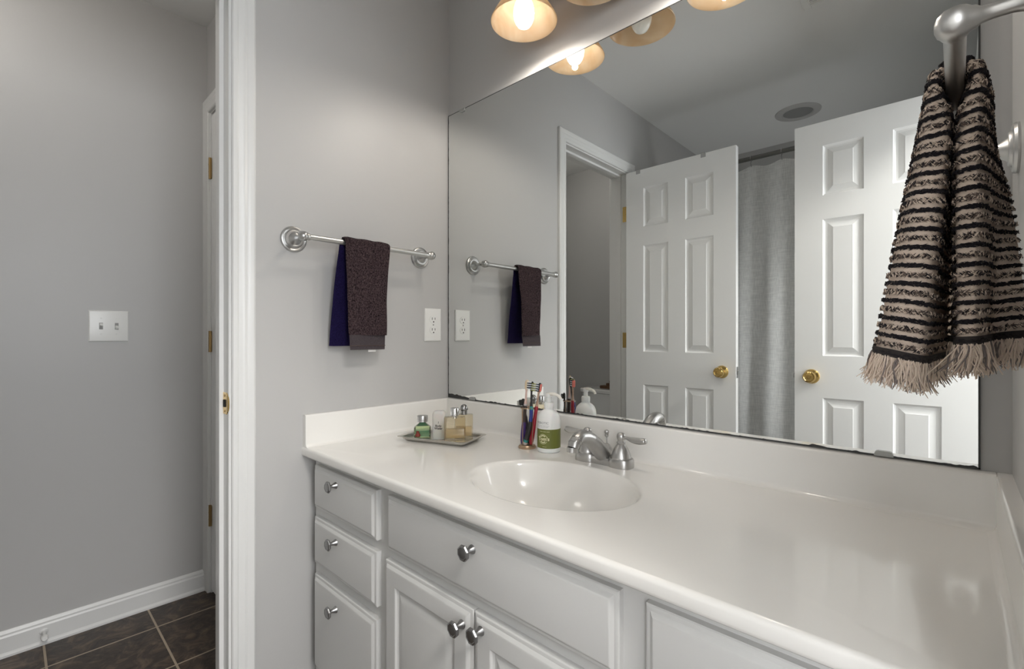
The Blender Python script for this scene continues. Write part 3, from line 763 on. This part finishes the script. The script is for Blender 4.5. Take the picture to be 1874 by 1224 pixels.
# ------------------------------------------------------------------ light fixture
FX, FY_, FZ = .735, -.125, 2.0
lf = thing('vanity_light', 'nickel wall light above the mirror with three amber glass bell shades', 'light fixture', (FX, BK, 2.13))
bm = BM(); tube(bm, [(FX - .33, -.058, 2.108), (FX + .33, -.058, 2.108)], .0135, 28)
for s in (-1, 1): lathe(bm, [(.0135, -.004), (.018, 0), (.018, .006), (.012, .014), (0, .016)], 24, Matrix.Translation((FX + s * .33, -.058, 2.108)) @ AX['x' if s > 0 else '-x'])
obj('crossbar', fix(bm), steel, lf, world=True)
bm = BM(); lathe(bm, [(0, 0), (.062, 0), (.064, .004), (.058, .012), (.045, .018), (.030, .021), (.014, .026), (.014, .062), (0, .062)], 40, Matrix.Translation((FX, BK, 2.108)) @ AX['-y']); obj('backplate', fix(bm), nickel, lf, world=True)
for i, dx in enumerate((-.236, 0, .236)):
    cx = FX + dx
    bm = BM(); tube(bm, catmull([(cx, -.058, 2.118), (cx, -.075, 2.150), (cx, -.105, 2.165), (cx, FY_, 2.150), (cx, FY_, 2.125)], 6), .0075, 14)
    lathe(bm, [(0, .010), (.014, .008), (.022, 0), (.024, -.012), (.024, -.030), (.0, -.030)], 28, Matrix.Translation((cx, FY_, 2.118)))
    obj('arm', fix(bm), nickel, lf, world=True)
    bm = BM(); po = [(.026, .108), (.030, .104), (.036, .094), (.046, .078), (.060, .058), (.074, .038), (.085, .020), (.092, .008), (.0955, .0)]
    pi_ = [(r - .0035, z + .0006) for r, z in po[::-1]]
    lathe(bm, po + [(.0945, -.0012)] + pi_, 64, Matrix.Translation((cx, FY_, FZ)), cap=False); obj('lamp_shade', fix(bm), shade_m, lf, world=True, smooth=60)
    bm = BM(); lathe(bm, [(0, -.052), (.010, -.050), (.018, -.045), (.024, -.036), (.0285, -.024), (.030, -.010), (.029, .004), (.025, .018), (.019, .030), (.014, .042), (.013, .052), (0, .052)], 28, Matrix.Translation((cx, FY_, FZ + .033)))
    if i != 1:
        sl = bpy.data.lights.new('bulb_light', 'SPOT'); sl.energy = SPOT; sl.spot_size = R(179); sl.spot_blend = .35; sl.shadow_soft_size = .009; sl.color = (1, .93, .84)
        so_ = bpy.data.objects.new('bulb_light', sl); COL.objects.link(so_); so_.location = (cx, FY_, FZ - .027)
    obj('bulb', fix(bm), bulb_off if i == 1 else bulb_on, lf, world=True, smooth=80)

# ------------------------------------------------------------------ wall plates
def plate(w, h): 
    bm = BM(); rings_rect(bm, -w / 2, w / 2, -h / 2, h / 2, 0, [(0, 0), (0, .003), (.0015, .0048), (.004, .0058), (.005, .006)]); 
    return fix(bm)
op = thing('wall_outlet', 'white duplex wall outlet beside the mirror edge', 'outlet', (0, -.0720, 1.137))
RZ = Matrix.Rotation(PI / 2, 4, 'Z')     # plate front (-y) turned to face +x
def pl_obj(name, bm, m, parent): bm.transform(RZ); return obj(name, bm, m, parent, smooth=30)
pl_obj('cover_plate', plate(.074, .120), plate_m, op)
for z in (.0195, -.0195):
    bm = BM(); lathe(bm, [(0, .0045), (.0168, .0045), (.0168, .0070), (.0160, .0076), (0, .0076)], 32, Matrix.Translation((0, 0, z)) @ AX['-y'] , sq=(1, .86))
    fix(bm); r_ = pl_obj('receptacle', bm, plate_m, op)
    bm = BM()
    for x, hh in ((-.0063, .0045), (.0063, .0038)): box(bm, (x - .0011, -.0080, z + .003 - hh), (x + .0011, -.0070, z + .003 + hh))
    lathe(bm, [(0, 0), (.0026, 0), (.0026, .0010), (0, .0010)], 12, Matrix.Translation((0, -.0070, z - .0085)) @ AX['-y'])
    pl_obj('slot', fix(bm), dark_m, r_)
bm = BM(); lathe(bm, [(0, 0), (.0030, 0), (.0024, .0012), (0, .0014)], 14, Matrix.Translation((0, -.0058, 0)) @ AX['-y']); pl_obj('screw', fix(bm), mat('screw_grey', (.30, .30, .29), .4, 1), op)
sw = thing('light_switch', 'white double toggle light switch on the far left wall', 'light switch', (X2, -.876, 1.134))
pl_obj('cover_plate', plate(.118, .118), plate_m, sw)
for x, up in ((-.023, -1), (.023, 1)):
    bm = BM(); box(bm, (x - .0055, -.0066, -.0125), (x + .0055, -.0050, .0125), .0004, 1); pl_obj('slot', bm, mat('slot_grey', (.28, .28, .27), .5), sw)
    bm = BM(); box(bm, (x - .0043, -.0175, -.005), (x + .0043, -.0055, .005), .0012, 2); bm.transform(Matrix.Translation((0, 0, .0015 * up)) @ Matrix.Rotation(R(28 * up), 4, 'X')); pl_obj('toggle', bm, plate_m, sw)
    for z in (-.030, .030):
        bm = BM(); lathe(bm, [(0, 0), (.0028, 0), (.0022, .0010), (0, .0012)], 12, Matrix.Translation((x, -.0058, z)) @ AX['-y']); pl_obj('screw', fix(bm), plate_m, sw)
# rigid door stop on the baseboard
ds_ = thing('door_stop', 'small white door stop screwed to the far left baseboard', 'door stop', (X2 + .011, -1.054, .046))
bm = BM(); lathe(bm, [(0, 0), (.011, 0), (.012, .003), (.006, .006), (.0045, .030), (.0045, .045)], 20, AX['x']); obj('stem', fix(bm), trim_m, ds_)
bm = BM(); lathe(bm, [(0, .044), (.0085, .044), (.0095, .048), (.0095, .058), (.007, .062), (0, .062)], 20, AX['x']); obj('rubber_tip', fix(bm), plate_m, ds_)

# ------------------------------------------------------------------ ceiling items, shower curtain, toilet
cl = thing('recessed_light', 'round unlit recessed light in the ceiling over the tub', 'ceiling light', (.713, -2.097, CH))
bm = BM(); lathe(bm, [(.120, 0), (.119, -.004), (.112, -.007), (.082, -.009), (.078, -.006), (.075, -.001), (.075, 0)], 48, cap=False); obj('trim_ring', fix(bm), mat('ring_paint', (.52, .51, .50), .6), cl)
bm = BM(); lathe(bm, [(.0775, -.0035), (0, -.0045)], 48, cap=False); obj('lens', fix(bm), mat('dim_lens', (.28, .28, .275), .4), cl)
cv = thing('ceiling_vent', 'square white ceiling vent grille seen at the top of the mirror', 'vent', (1.08, -.965, CH))
bm = BM(); box(bm, (-.128, -.128, -.012), (-.103, .128, 0), .003, 1); box(bm, (.103, -.128, -.012), (.128, .128, 0), .003, 1); box(bm, (-.103, -.128, -.012), (.103, -.103, 0), .003, 1); box(bm, (-.103, .103, -.012), (.103, .128, 0), .003, 1)
obj('frame', bm, plate_m, cv)
bm = BM()
for k in range(17): y = -.096 + k * .012; box(bm, (-.104, y - .0035, -.009), (.104, y + .0035, -.003))
obj('grille', bm, plate_m, cv)
RY, RZz = -1.735, 2.10
rod = thing('curtain_rod', 'dark metal shower curtain rod across the tub', 'curtain rod', (L / 2, RY, RZz))
bm = BM(); tube(bm, [(-L / 2 + .0, 0, 0), (L / 2, 0, 0)], .0125, 24); obj('rod', bm, mat('dull_steel', (.22, .22, .21), .35, 1), rod)
for s in (-1, 1):
    bm = BM(); lathe(bm, [(0, 0), (.030, 0), (.030, .004), (.020, .012), (.0155, .030), (.0125, .030)], 28, Matrix.Translation((s * L / 2, 0, 0)) @ AX['-x' if s > 0 else 'x'], cap=False); obj('flange', fix(bm), steel, rod)
hooks = [.095 + .155 * k for k in range(9)]
first = None
for k, hx in enumerate(hooks):
    if first is None:
        bm = BM(); pts = []
        for q in range(15): a = R(-120 + 300 * q / 14); pts.append((0, .0165 * math.cos(a + PI / 2), .0165 * math.sin(a + PI / 2)))
        pts = pts + [(0, .010, -.034), (0, -.004, -.046)]
        tube(bm, pts, .0021, 8); first = obj('curtain_hook', bm, chrome); o = first
    else:
        o = first.copy(); COL.objects.link(o)
    o.location = (hx, RY, RZz)
    tag(o, 'thin chrome hook joining the white curtain to its rod', 'curtain hook', 'shower curtain hooks')
bm = BM(); nx = 360; nz = 40; V = []
for j in range(nz + 1):
    v = j / nz; row = []
    for i in range(nx + 1):
        x = .03 + (L - .06) * i / nx
        ph = (x - .095) / .155; sag = .5 - .5 * math.cos(2 * PI * ph)
        ztop = RZz - .040 - .014 * sag; z = .16 + (ztop - .16) * v
        amp = .007 + .008 * (1 - v); y = RY - .002 + amp * math.cos(2 * PI * ph + .5 * math.sin(3 * v + x * 3)) * (1 if v < .97 else .7) + .006 * noise.noise(Vector((x * 7, z * 1.2, 0))) + .004 * noise.noise(Vector((x * 25, z * 2, 4)))
        row.append(bm.verts.new((x, y - .010, z)))
    V.append(row)
for j in range(nz):
    for i in range(nx): bm.faces.new([V[j][i], V[j][i + 1], V[j + 1][i + 1], V[j + 1][i]])
sc = obj('shower_curtain', bm, linen, smooth=80); tag(sc, 'white slubbed linen shower curtain hanging between the two doors', 'shower curtain')
# toilet
tl = thing('toilet', 'white two-piece toilet against the rear wall, seen through the mirrored doorway', 'toilet', (-.50, Y3, 0))
def rrect(w, d, r, n=6):
    p = []
    for cx_, cy_, a0 in ((w / 2 - r, d / 2 - r, 0), (-w / 2 + r, d / 2 - r, PI / 2), (-w / 2 + r, -d / 2 + r, PI), (w / 2 - r, -d / 2 + r, 3 * PI / 2)):
        for k in range(n + 1): a = a0 + PI / 2 * k / n; p.append((cx_ + r * math.cos(a), cy_ + r * math.sin(a)))
    return p
def loft(bm, secs, mi=0):
    prev = None
    for pts, z in secs:
        ring = [bm.verts.new((x, y, z)) for x, y in pts]
        if prev:
            for k in range(len(ring)): bm.faces.new([prev[k], prev[(k + 1) % len(ring)], ring[(k + 1) % len(ring)], ring[k]]).material_index = mi
        else: bm.faces.new(ring[::-1]).material_index = mi
        prev = ring
    bm.faces.new(prev).material_index = mi
    return bm
def shift(p, dx, dy): return [(x + dx, y + dy) for x, y in p]
bm = BM(); loft(bm, [(shift(rrect(.36, .15, .03), 0, .095), .36), (shift(rrect(.40, .17, .035), 0, .097), .45), (shift(rrect(.405, .175, .035), 0, .098), .668)]); obj('tank', fix(bm), porc, tl)
bm = BM(); loft(bm, [(shift(rrect(.405, .178, .03), 0, .098), .668), (shift(rrect(.425, .195, .035), 0, .100), .674), (shift(rrect(.428, .198, .035), 0, .100), .694), (shift(rrect(.415, .186, .035), 0, .100), .702)]); obj('tank_lid', fix(bm), porc, tl)
def oval(a, b, n=32, dy=0): return [(a * math.cos(2 * PI * k / n), dy + b * math.sin(2 * PI * k / n) * (1.12 if math.sin(2 * PI * k / n) > 0 else .9)) for k in range(n)]
bm = BM(); loft(bm, [(oval(.13, .21, dy=.38), 0), (oval(.12, .20, dy=.38), .08), (oval(.11, .19, dy=.38), .20), (oval(.165, .225, dy=.40), .33), (oval(.182, .235, dy=.40), .385)]); obj('bowl', fix(bm), porc, tl)
bm = BM(); loft(bm, [(oval(.186, .238, dy=.40), .387), (oval(.190, .242, dy=.40), .395), (oval(.190, .242, dy=.40), .415), (oval(.17, .22, dy=.40), .424)]); obj('seat_lid', fix(bm), mat('toilet_seat', (.80, .80, .79), .25), tl)
bm = BM(); lathe(bm, [(0, 0), (.012, 0), (.012, .01), (0, .012)], 16, Matrix.Translation((.15, .186, .62)) @ AX['y']); box(bm, (.10, .195, .612), (.155, .203, .626), .003); obj('flush_lever', fix(bm), chrome, tl)
bxo = thing('wooden_box', 'small dark brown wooden ornament on the toilet tank lid', 'ornament', (-.515, Y3 + .09, .702))
wood = noise_bump(mat('dark_wood', (.10, .045, .018), .4), 30, .2, .001, 3, (1, 1, 6), ((.06, .024, .010), (.16, .075, .03)))
bm = BM(); box(bm, (-.055, -.035, 0), (.075, .035, .022), .004); obj('tray_base', bm, wood, bxo)
bm = BM(); box(bm, (-.005, -.028, .022), (.065, .028, .042), .005); lathe(bm, [(.008, .042), (.005, .046), (.009, .052), (.006, .058), (0, .060)], 14, Matrix.Translation((.015, 0, 0))); obj('box_lid', fix(bm), wood, bxo)

# ------------------------------------------------------------------ faucet
fc = thing('faucet', 'brushed nickel two-handle basin faucet behind the oval basin', 'faucet', (.747, -.095, ZC))
def sup(a, b, n=40, p=2.6):
    out = []
    for k in range(n):
        t = 2 * PI * k / n; c, s = math.cos(t), math.sin(t)
        out.append((a * abs(c) ** (2 / p) * (1 if c > 0 else -1), b * abs(s) ** (2 / p) * (1 if s > 0 else -1)))
    return out
bm = BM()
loft(bm, [(sup(.060, .021), 0), (sup(.060, .021), .012), (sup(.056, .018), .017)])
for s in (-1, 1):
    loft(bm, [(shift(sup(.0305, .0270), s * .050, 0), 0), (shift(sup(.0310, .0275), s * .050, 0), .003), (shift(sup(.0305, .0268), s * .050, 0), .018), (shift(sup(.0285, .0250), s * .050, 0), .0215)])
obj('base', fix(bm), nickel, fc, smooth=30)
bm = BM(); pts = catmull([(0, .012, .002), (0, .002, .018), (0, -.020, .038), (0, -.048, .060), (0, -.078, .0765), (0, -.106, .081), (0, -.125, .073), (0, -.1335, .060)], 6)
rad = []
for k in range(len(pts)):
    t = k / (len(pts) - 1); w = .011 * (1 - t) ** 1.3 + .0135; h = .024 * (1 - t) + .0125 * t; rad.append((w if t < .5 else w + .001, h))
tube(bm, pts, rad, 28)
obj('spout', fix(bm), nickel, fc, smooth=60)
bm = BM(); tube(bm, [(0, -.1338, .062), (0, -.1355, .051)], [(.0158, .0136), (.0150, .0130)], 28); obj('aerator', fix(bm), nickel, fc)
bm = BM()
for k in (len(pts) - 6, len(pts) - 9):
    a = pts[k]; b = pts[k + 1]; w_, h_ = rad[k]; tube(bm, [a.lerp(b, -.1), a.lerp(b, .35)], [(w_ + .0012, h_ + .0012)] * 2, 28)
obj('spout_ring', fix(bm), nickel, fc, smooth=60)
for s in (-1, 1):
    bm = BM(); M = Matrix.Translation((s * .050, 0, .0205))
    lathe(bm, [(.0245, 0), (.0250, .002), (.0245, .005), (.0220, .014), (.0180, .024), (.0130, .032), (.0098, .036), (.0108, .038), (.0112, .040), (.0095, .042), (.0085, .044), (.0100, .048), (.0112, .053), (.0105, .059), (.0070, .063), (0, .0645)], 36, M)
    h = obj('handle', fix(bm), nickel, fc, smooth=40)
    bm = BM(); X = s * .050
    tube(bm, catmull([(X, 0, .073), (X + s * .014, 0, .0735), (X + s * .028, -.001, .0715), (X + s * .044, -.002, .0705), (X + s * .058, -.003, .0715), (X + s * .067, -.003, .073), (X + s * .0695, -.003, .0735)], 5),
         [(.0075 + (.0 if k < 5 else 0), .0075) if k < 4 else ((.0045 + .0060 * math.sin(max(0, (k - 6)) / 24 * PI) ** 1, .0040 + .0042 * math.sin(max(0, (k - 6)) / 24 * PI)) if k < 30 else (.0015, .0012)) for k in range(31)], 18)
    obj('lever', fix(bm), nickel, h)
bm = BM(); lathe(bm, [(.020, .0), (.021, .016), (.0195, .022), (.0150, .034), (.0090, .045), (.0030, .049), (0, .0495)], 28, Matrix.Translation((0, .014, 0)), sq=(1, .75)); obj('lift_rod_dome', fix(bm), nickel, fc)
bm = BM(); lathe(bm, [(0, .045), (.0018, .045), (.0018, .064), (.0050, .066), (.0052, .070), (.0035, .0715), (.0058, .0745), (.0066, .078), (.0055, .0815), (0, .083)], 20, Matrix.Translation((0, .014, 0))); obj('lift_rod', fix(bm), nickel, fc)

# ------------------------------------------------------------------ tray and bottles
TX, TY, TA = .2344, -.2126, R(20)
tr = thing('tray', 'small pewter rectangular tray on the left of the vanity top', 'tray', (TX, TY, ZC), TA)
bm = BM()
pro = [(.098, .050, .0), (.100, .052, .001), (.105, .056, .006), (.108, .058, .0068), (.110, .060, .0115), (.113, .062, .0125), (.1225, .0695, .0150), (.1232, .0702, .0160), (.1222, .0692, .0166), (.111, .060, .0145), (.107, .0575, .0090), (.102, .053, .0042), (.098, .049, .0030)]
loft(bm, [(rrect(2 * a, 2 * b, .009, 5), z) for a, b, z in pro]); obj('tray_body', fix(bm), mat('pewter_tray', (.66, .64, .60), .34, 1), tr, smooth=40)
TZ = ZC + .0032
def at(u, v): return (TX + u * math.cos(TA) - v * math.sin(TA), TY + u * math.sin(TA) + v * math.cos(TA), TZ)
# faceted green bottle
g = thing('perfume_bottle', 'small squat green and teal glass perfume bottle with silver cap', 'perfume bottle', at(-.074, .002), R(52))
def octo(w, d, c): return [(w - c, d), (-w + c, d), (-w, d - c), (-w, -d + c), (-w + c, -d), (w - c, -d), (w, -d + c), (w, d - c)]
gg = glass('pale_green_glass', (.80, .90, .66), .03, .08)
bm = BM(); loft(bm, [(octo(.0235, .0155, .004), 0), (octo(.026, .018, .004), .003), (octo(.026, .018, .004), .032), (octo(.010, .009, .003), .046), (octo(.0095, .0085, .003), .052)]); obj('glass_body', fix(bm), gg, g, smooth=0)
bm = BM(); loft(bm, [(octo(.021, .013, .004), .004), (octo(.0225, .0145, .004), .020), (octo(.0225, .0145, .004), .024)]); obj('green_liquid', fix(bm), mat('teal_liquid', (.02, .20, .14), .08, coat=.5), g, smooth=0)
bm = BM(); lathe(bm, [(0, .050), (.0165, .050), (.0170, .052), (.0165, .0535), (.0165, .055), (.0175, .056), (.0175, .067), (.0165, .069), (0, .0692)], 32); obj('cap', fix(bm), steel, g)
bm = BM(); lathe(bm, [(0, -.001), (.007, 0), (.009, .004), (.006, .009), (.004, .012), (.0055, .016), (0, .018)], 12, Matrix.Translation((-.014, -.0185, .006))); obj('red_charm', fix(bm), mat('red_brown', (.20, .03, .02), .3), g)
# frosted bottle with two words
fr = thing('lotion_bottle', 'frosted white bottle lettered Body Water, middle of the tray', 'bottle', at(-.012, .004), R(38))
fw, fd, fh = .021, .014, .088
bm = BM(); loft(bm, [(rrect(2 * fw - .003, 2 * fd - .003, .006), 0), (rrect(2 * fw, 2 * fd, .008), .002), (rrect(2 * fw, 2 * fd, .008), fh - .012), (rrect(2 * fw - .002, 2 * fd - .002, .008), fh - .006), (rrect(2 * fw - .012, 2 * fd - .010, .006), fh)])
obj('bottle_body', fix(bm), mat('frosted_white', (.80, .78, .74), .35, trans=.25, sss=.2), fr, smooth=40)
bm = BM()
for s_, sz, z in (('I', .0085, .053), ('Body', .0095, .0425), ('Water', .0095, .0345)):
    vs, fs = textmesh(s_, sz, bold=.0002); add_poly(bm, vs, fs, lambda v: (v.x, -fd - .0003, z + v.y))
obj('lettering', bm, mat('black_print', (.02, .02, .02), .5), fr, smooth=0)
# two square perfume bottles
amber = glass('straw_glass', (.93, .88, .76), .03, .06)
def square_bottle(label, pos, rz, w, d, h, capf):
    o = thing('perfume_bottle', label, 'perfume bottle', pos, rz)
    bm = BM(); loft(bm, [(rrect(2 * w - .002, 2 * d - .002, .002, 3), 0), (rrect(2 * w, 2 * d, .002, 3), .001), (rrect(2 * w, 2 * d, .002, 3), h - .001), (rrect(2 * w - .002, 2 * d - .002, .002, 3), h)])
    obj('glass_body', fix(bm), amber, o, smooth=30)
    bm = BM(); loft(bm, [(rrect(2 * w - .008, 2 * d - .007, .002, 3), .013), (rrect(2 * w - .008, 2 * d - .007, .002, 3), h * .52)]); obj('liquid', fix(bm), glass('straw_tint', (.93, .82, .58), .1, .35), o, smooth=30)
    capf(o, h); return o
def cap_flat(o, h):
    bm = BM(); lathe(bm, [(0, -.004), (.008, -.004), (.0085, .0), (.0085, .004), (.0125, .0045), (.0138, .006), (.0138, .026), (.0130, .0275), (0, .0275)], 36, Matrix.Translation((0, 0, h))); obj('cap', fix(bm), chrome, o)
def cap_dome(o, h):
    bm = BM(); lathe(bm, [(0, 0), (.0105, 0), (.0105, .012), (.0095, .013), (.0130, .0145), (.0135, .017), (.0115, .0185), (.0112, .022), (.0085, .028), (.0045, .031), (0, .032)], 32, Matrix.Translation((0, 0, h))); obj('cap', fix(bm), mat('dark_chrome', (.40, .40, .40), .12, 1), o)
square_bottle('square straw-coloured glass perfume bottle with tall silver cylinder cap, front of the tray', at(.053, -.013), R(50), .032, .0135, .075, cap_flat)
square_bottle('square straw-coloured glass perfume bottle with domed dark silver cap, behind the other', at(.063, .026), R(46), .028, .013, .078, cap_dome)

# ------------------------------------------------------------------ toothbrush holder and brushes
HX, HY = .4925, -.103
th_ = thing('toothbrush_holder', 'rose-brass wire toothbrush holder standing left of the soap bottle', 'toothbrush holder', (HX, HY, ZC))
bm = BM(); lathe(bm, [(0, 0), (.0255, 0), (.0265, .002), (.0265, .0045), (.0240, .006), (.0235, .008), (.0215, .0095), (0, .0095)], 40); obj('base', fix(bm), copper, th_)
bm = BM(); ring = [(.0200 * math.cos(2 * PI * k / 32), .0200 * math.sin(2 * PI * k / 32), .116) for k in range(33)]
tube(bm, ring, .0012, 8, cap=False); 
for a in (0, PI / 2): tube(bm, [(.020 * math.cos(a), .020 * math.sin(a), .116), (-.020 * math.cos(a), -.020 * math.sin(a), .116)], .0009, 6)
obj('top_ring', fix(bm), copper, th_)
for k in range(4):
    a = PI / 4 + PI / 2 * k - R(45); bm = BM(); tube(bm, [(.0200 * math.cos(a), .0200 * math.sin(a), .008), (.0200 * math.cos(a), .0200 * math.sin(a), .116)], .0012, 8); obj('wire_leg', bm, copper, th_)
def brush(label, foot, top, face, parts, ln=.19, head=None, bristle=None, curve=0, back=None):
    """toothbrush from foot to top (offsets from the holder); face = angle the bristles point to; parts = [(t0,t1,colour)]"""
    f = Vector((HX + foot[0], HY + foot[1], ZC + .0108)); t = Vector((HX + top[0], HY + top[1], ZC + .0108 + ln)); ax = (t - f); Ln = ax.length; ax.normalize()
    fc_ = Vector((math.cos(face), math.sin(face), 0)); fc_ = (fc_ - ax * fc_.dot(ax)).normalized(); sd = ax.cross(fc_)
    M = Matrix((( *sd, 0), (*fc_, 0), (*ax, 0), (0, 0, 0, 1))).transposed(); 
    o = thing('toothbrush', label, 'toothbrush', (HX + foot[0], HY + foot[1], ZC + .0108), 0, 'toothbrushes in the wire holder')
    def T(bm): bm.transform(M.to_3x3().to_4x4()); return bm
    def wd(q): # half width, half depth along the brush
        if q < .03: return (.0042 + q * .06, .0042 + q * .05)
        if q < .55: return (.0062 + .0012 * math.sin(q * 9), .0062 + .0012 * math.sin(q * 11))
        if q < .70: a = (q - .55) / .15; return (.0062 * (1 - a) + .0030 * a, .0060 * (1 - a) + .0028 * a)
        if q < .84: return (.0030, .0028)
        a = min(1, (q - .84) / .03); 
        e = 1 if q < .97 else max(.4, 1 - (q - .97) / .05)
        return ((.0030 + .0034 * a) * e, .0026 * e)
    def off(q): return curve * math.sin(q * PI * 1.5) * .010
    for nm, a, b, m in parts:
        bm = BM(); n = max(3, int((b - a) * 40)); pts = []; rr = []
        for k in range(n + 1):
            q = a + (b - a) * k / n; pts.append((0, off(q), q * Ln)); w, d = wd(q); rr.append((w, d))
        tube(bm, pts, rr, 12); obj(nm, T(fix(bm)), m, o, smooth=60)
    bm = BM()
    for ix in (-1, 0, 1):
        for iz in range(7):
            q = .865 + iz * .0175
            if .86 < q < .985: box(bm, (ix * .0030 - .0011, off(q) + .0015, q * Ln - .0011), (ix * .0030 + .0011, off(q) + .0125, q * Ln + .0011), mi=(iz % 2))
    obj('bristles', T(bm), bristle, o, smooth=0)
    if back:
        bm = BM(); box(bm, (-.0052, off(.92) - .0062, .865 * Ln), (.0052, off(.92) - .0015, .985 * Ln), .0020, 3); obj('tongue_pad', T(bm), back, o)
    return o
cm = lambda n, c, r=.35: mat(n, c, r)
cream = cm('brush_cream', (.72, .58, .40)); pinkish = cm('brush_blush', (.70, .50, .44)); purple = cm('brush_purple', (.06, .03, .16)); bblk = cm('brush_black', (.018, .017, .016)); teal = cm('brush_teal', (.02, .26, .25)); blue = cm('brush_blue', (.01, .03, .22)); red = cm('brush_red', (.33, .015, .03)); coral = cm('brush_coral', (.80, .22, .18)); lime = cm('brush_olive', (.35, .36, .10)); whiteb = cm('bristle_white', (.80, .82, .82), .7); dnavy = cm('bristle_navy', (.02, .03, .07), .7); silver = cm('brush_silver', (.55, .50, .50))
brush('cream and blush toothbrush with purple ring, left in the wire holder', (-.012, -.008), (.002, -.002), R(25), [('handle', 0, .34, purple), ('grip', .34, .60, cm('brush_brown', (.045, .030, .026))), ('grip_ring', .60, .625, silver), ('neck', .625, .85, pinkish), ('head', .85, 1, cream)], .187, bristle=[whiteb, dnavy])
brush('black toothbrush with teal bands, blue grip and olive bristles', (.000, -.012), (.021, .009), R(-5), [('handle', 0, .045, silver), ('grip_ring', .045, .085, teal), ('handle', .085, .38, bblk), ('grip', .38, .56, blue), ('grip_ring', .56, .61, teal), ('neck', .61, .86, bblk), ('head', .86, 1, bblk)], .181, bristle=[lime, whiteb], curve=.9)
brush('red-handled toothbrush with coral pink tongue pad behind its head', (.012, .002), (.031, .022), R(205), [('handle', 0, .62, red), ('neck', .62, .86, cm('brush_tan', (.45, .30, .22))), ('head', .86, 1, bblk)], .178, bristle=[dnavy, whiteb], back=coral)
brush('short black toothbrush leaning at the back left of the wire holder', (-.003, .012), (-.019, .003), R(200), [('handle', 0, .70, bblk), ('neck', .70, .86, bblk), ('head', .86, 1, bblk)], .130, bristle=[bblk, bblk])

# ------------------------------------------------------------------ soap pump bottle
so = thing('soap_bottle', 'white pump soap bottle with olive green label beside the toothbrushes', 'soap bottle', (.5640, -.0915, ZC))
br_ = .0325
bm = BM(); lathe(bm, [(0, 0), (br_ - .003, 0), (br_ - .0008, .002), (br_, .005), (br_, .088), (br_ - .0012, .097), (br_ - .005, .106), (br_ - .011, .113), (br_ - .017, .117), (.0130, .119), (.0125, .121), (0, .121)], 64); obj('bottle_body', fix(bm), white_pl, so, smooth=50)
bm = BM(); lathe(bm, [(br_ + .0001, .013), (br_ + .0004, .013), (br_ + .0004, .066), (br_ + .0001, .066)], 96, cap=False); lab = obj('label', fix(bm), mat('olive_label', (.150, .168, .030), .45), so)
bm = BM(); lathe(bm, [(0, .121), (.0130, .121), (.0134, .123), (.0134, .135), (.0120, .138), (.0065, .139), (.0062, .142), (.0062, .152), (.0085, .1535), (.0088, .160), (.0078, .163), (0, .1635)], 32)
obj('pump_collar', fix(bm), white_pl, so)
bm = BM(); dr = R(8); c_, s_ = math.cos(dr), math.sin(dr)
tube(bm, catmull([(-.006 * c_, -.006 * s_, .1600), (.012 * c_, .012 * s_, .1620), (.026 * c_, .026 * s_, .1600), (.036 * c_, .036 * s_, .1540), (.039 * c_, .039 * s_, .1490)], 5), [(.0070, .0045)] * 8 + [(.0052, .0040)] * 7 + [(.0042, .0036)] * 6, 16)
obj('pump_spout', fix(bm), mat('pump_cream', (.83, .80, .73), .3), so)
def wrap(vs, fs, bm, ang, z, r=br_ + .0009, mi=0):
    add_poly(bm, vs, fs, lambda v: (r * math.cos(ang + v.x / r), r * math.sin(ang + v.x / r), z + v.y), mi)
VA = math.atan2(-1.1425 + .0915, 1.4075 - .564)     # direction the label's front half faces
bm = BM(); vs, fs = textmesh("Tom's", .0138, bold=.0006); wrap(vs, fs, bm, VA - R(27), .0395, br_ + .0010)
def ringv(r0, r1, a0, a1, n=40):
    vs = []; fs = []
    for k in range(n + 1):
        a = a0 + (a1 - a0) * k / n; vs += [Vector((r0 * math.cos(a), r0 * math.sin(a), 0)), Vector((r1 * math.cos(a), r1 * math.sin(a), 0))]
    for k in range(n): fs.append((2 * k, 2 * k + 2, 2 * k + 3, 2 * k + 1))
    return vs, fs
for a0, a1 in ((R(28), R(152)), (R(208), R(332))):
    vs, fs = ringv(.0126, .0138, a0, a1); wrap(vs, fs, bm, VA - R(30), .0390, br_ + .0008)
vs, fs = ringv(.0072, .0104, R(40), R(140)); wrap(vs, fs, bm, VA - R(30), .0400, br_ + .0007)
vs, fs = ringv(.0072, .0104, R(220), R(320)); wrap(vs, fs, bm, VA - R(30), .0385, br_ + .0007)
def bar(w, h): return [Vector((-w / 2, -h / 2, 0)), Vector((-w / 6, -h / 2, 0)), Vector((w / 6, -h / 2, 0)), Vector((w / 2, -h / 2, 0)), Vector((w / 2, h / 2, 0)), Vector((w / 6, h / 2, 0)), Vector((-w / 6, h / 2, 0)), Vector((-w / 2, h / 2, 0))], [(0, 1, 6, 7), (1, 2, 5, 6), (2, 3, 4, 5)]
for z, w in ((.0600, .030), (.0180, .012)):
    for q in range(3): vs, fs = bar(w / 3.4, .0009); wrap(vs, fs, bm, VA - R(22) + (q - 1) * w / 3 / br_, z)
obj('lettering', bm, mat('cream_print', (.72, .70, .45), .5), so, smooth=0)
bm = BM(); vs, fs = textmesh('PREBIOTIC', .0088); wrap(vs, fs, bm, VA - R(38), .0835, br_ + .0004)
for z, w in ((.0760, .040), (.0720, .034)):
    for q in range(4): vs, fs = bar(w / 4.5, .0006); wrap(vs, fs, bm, VA - R(32) + (q - 1.5) * w / 4 / br_, z, br_ + .0004)
obj('lettering', bm, mat('grey_print', (.25, .27, .28), .5), so, smooth=0)
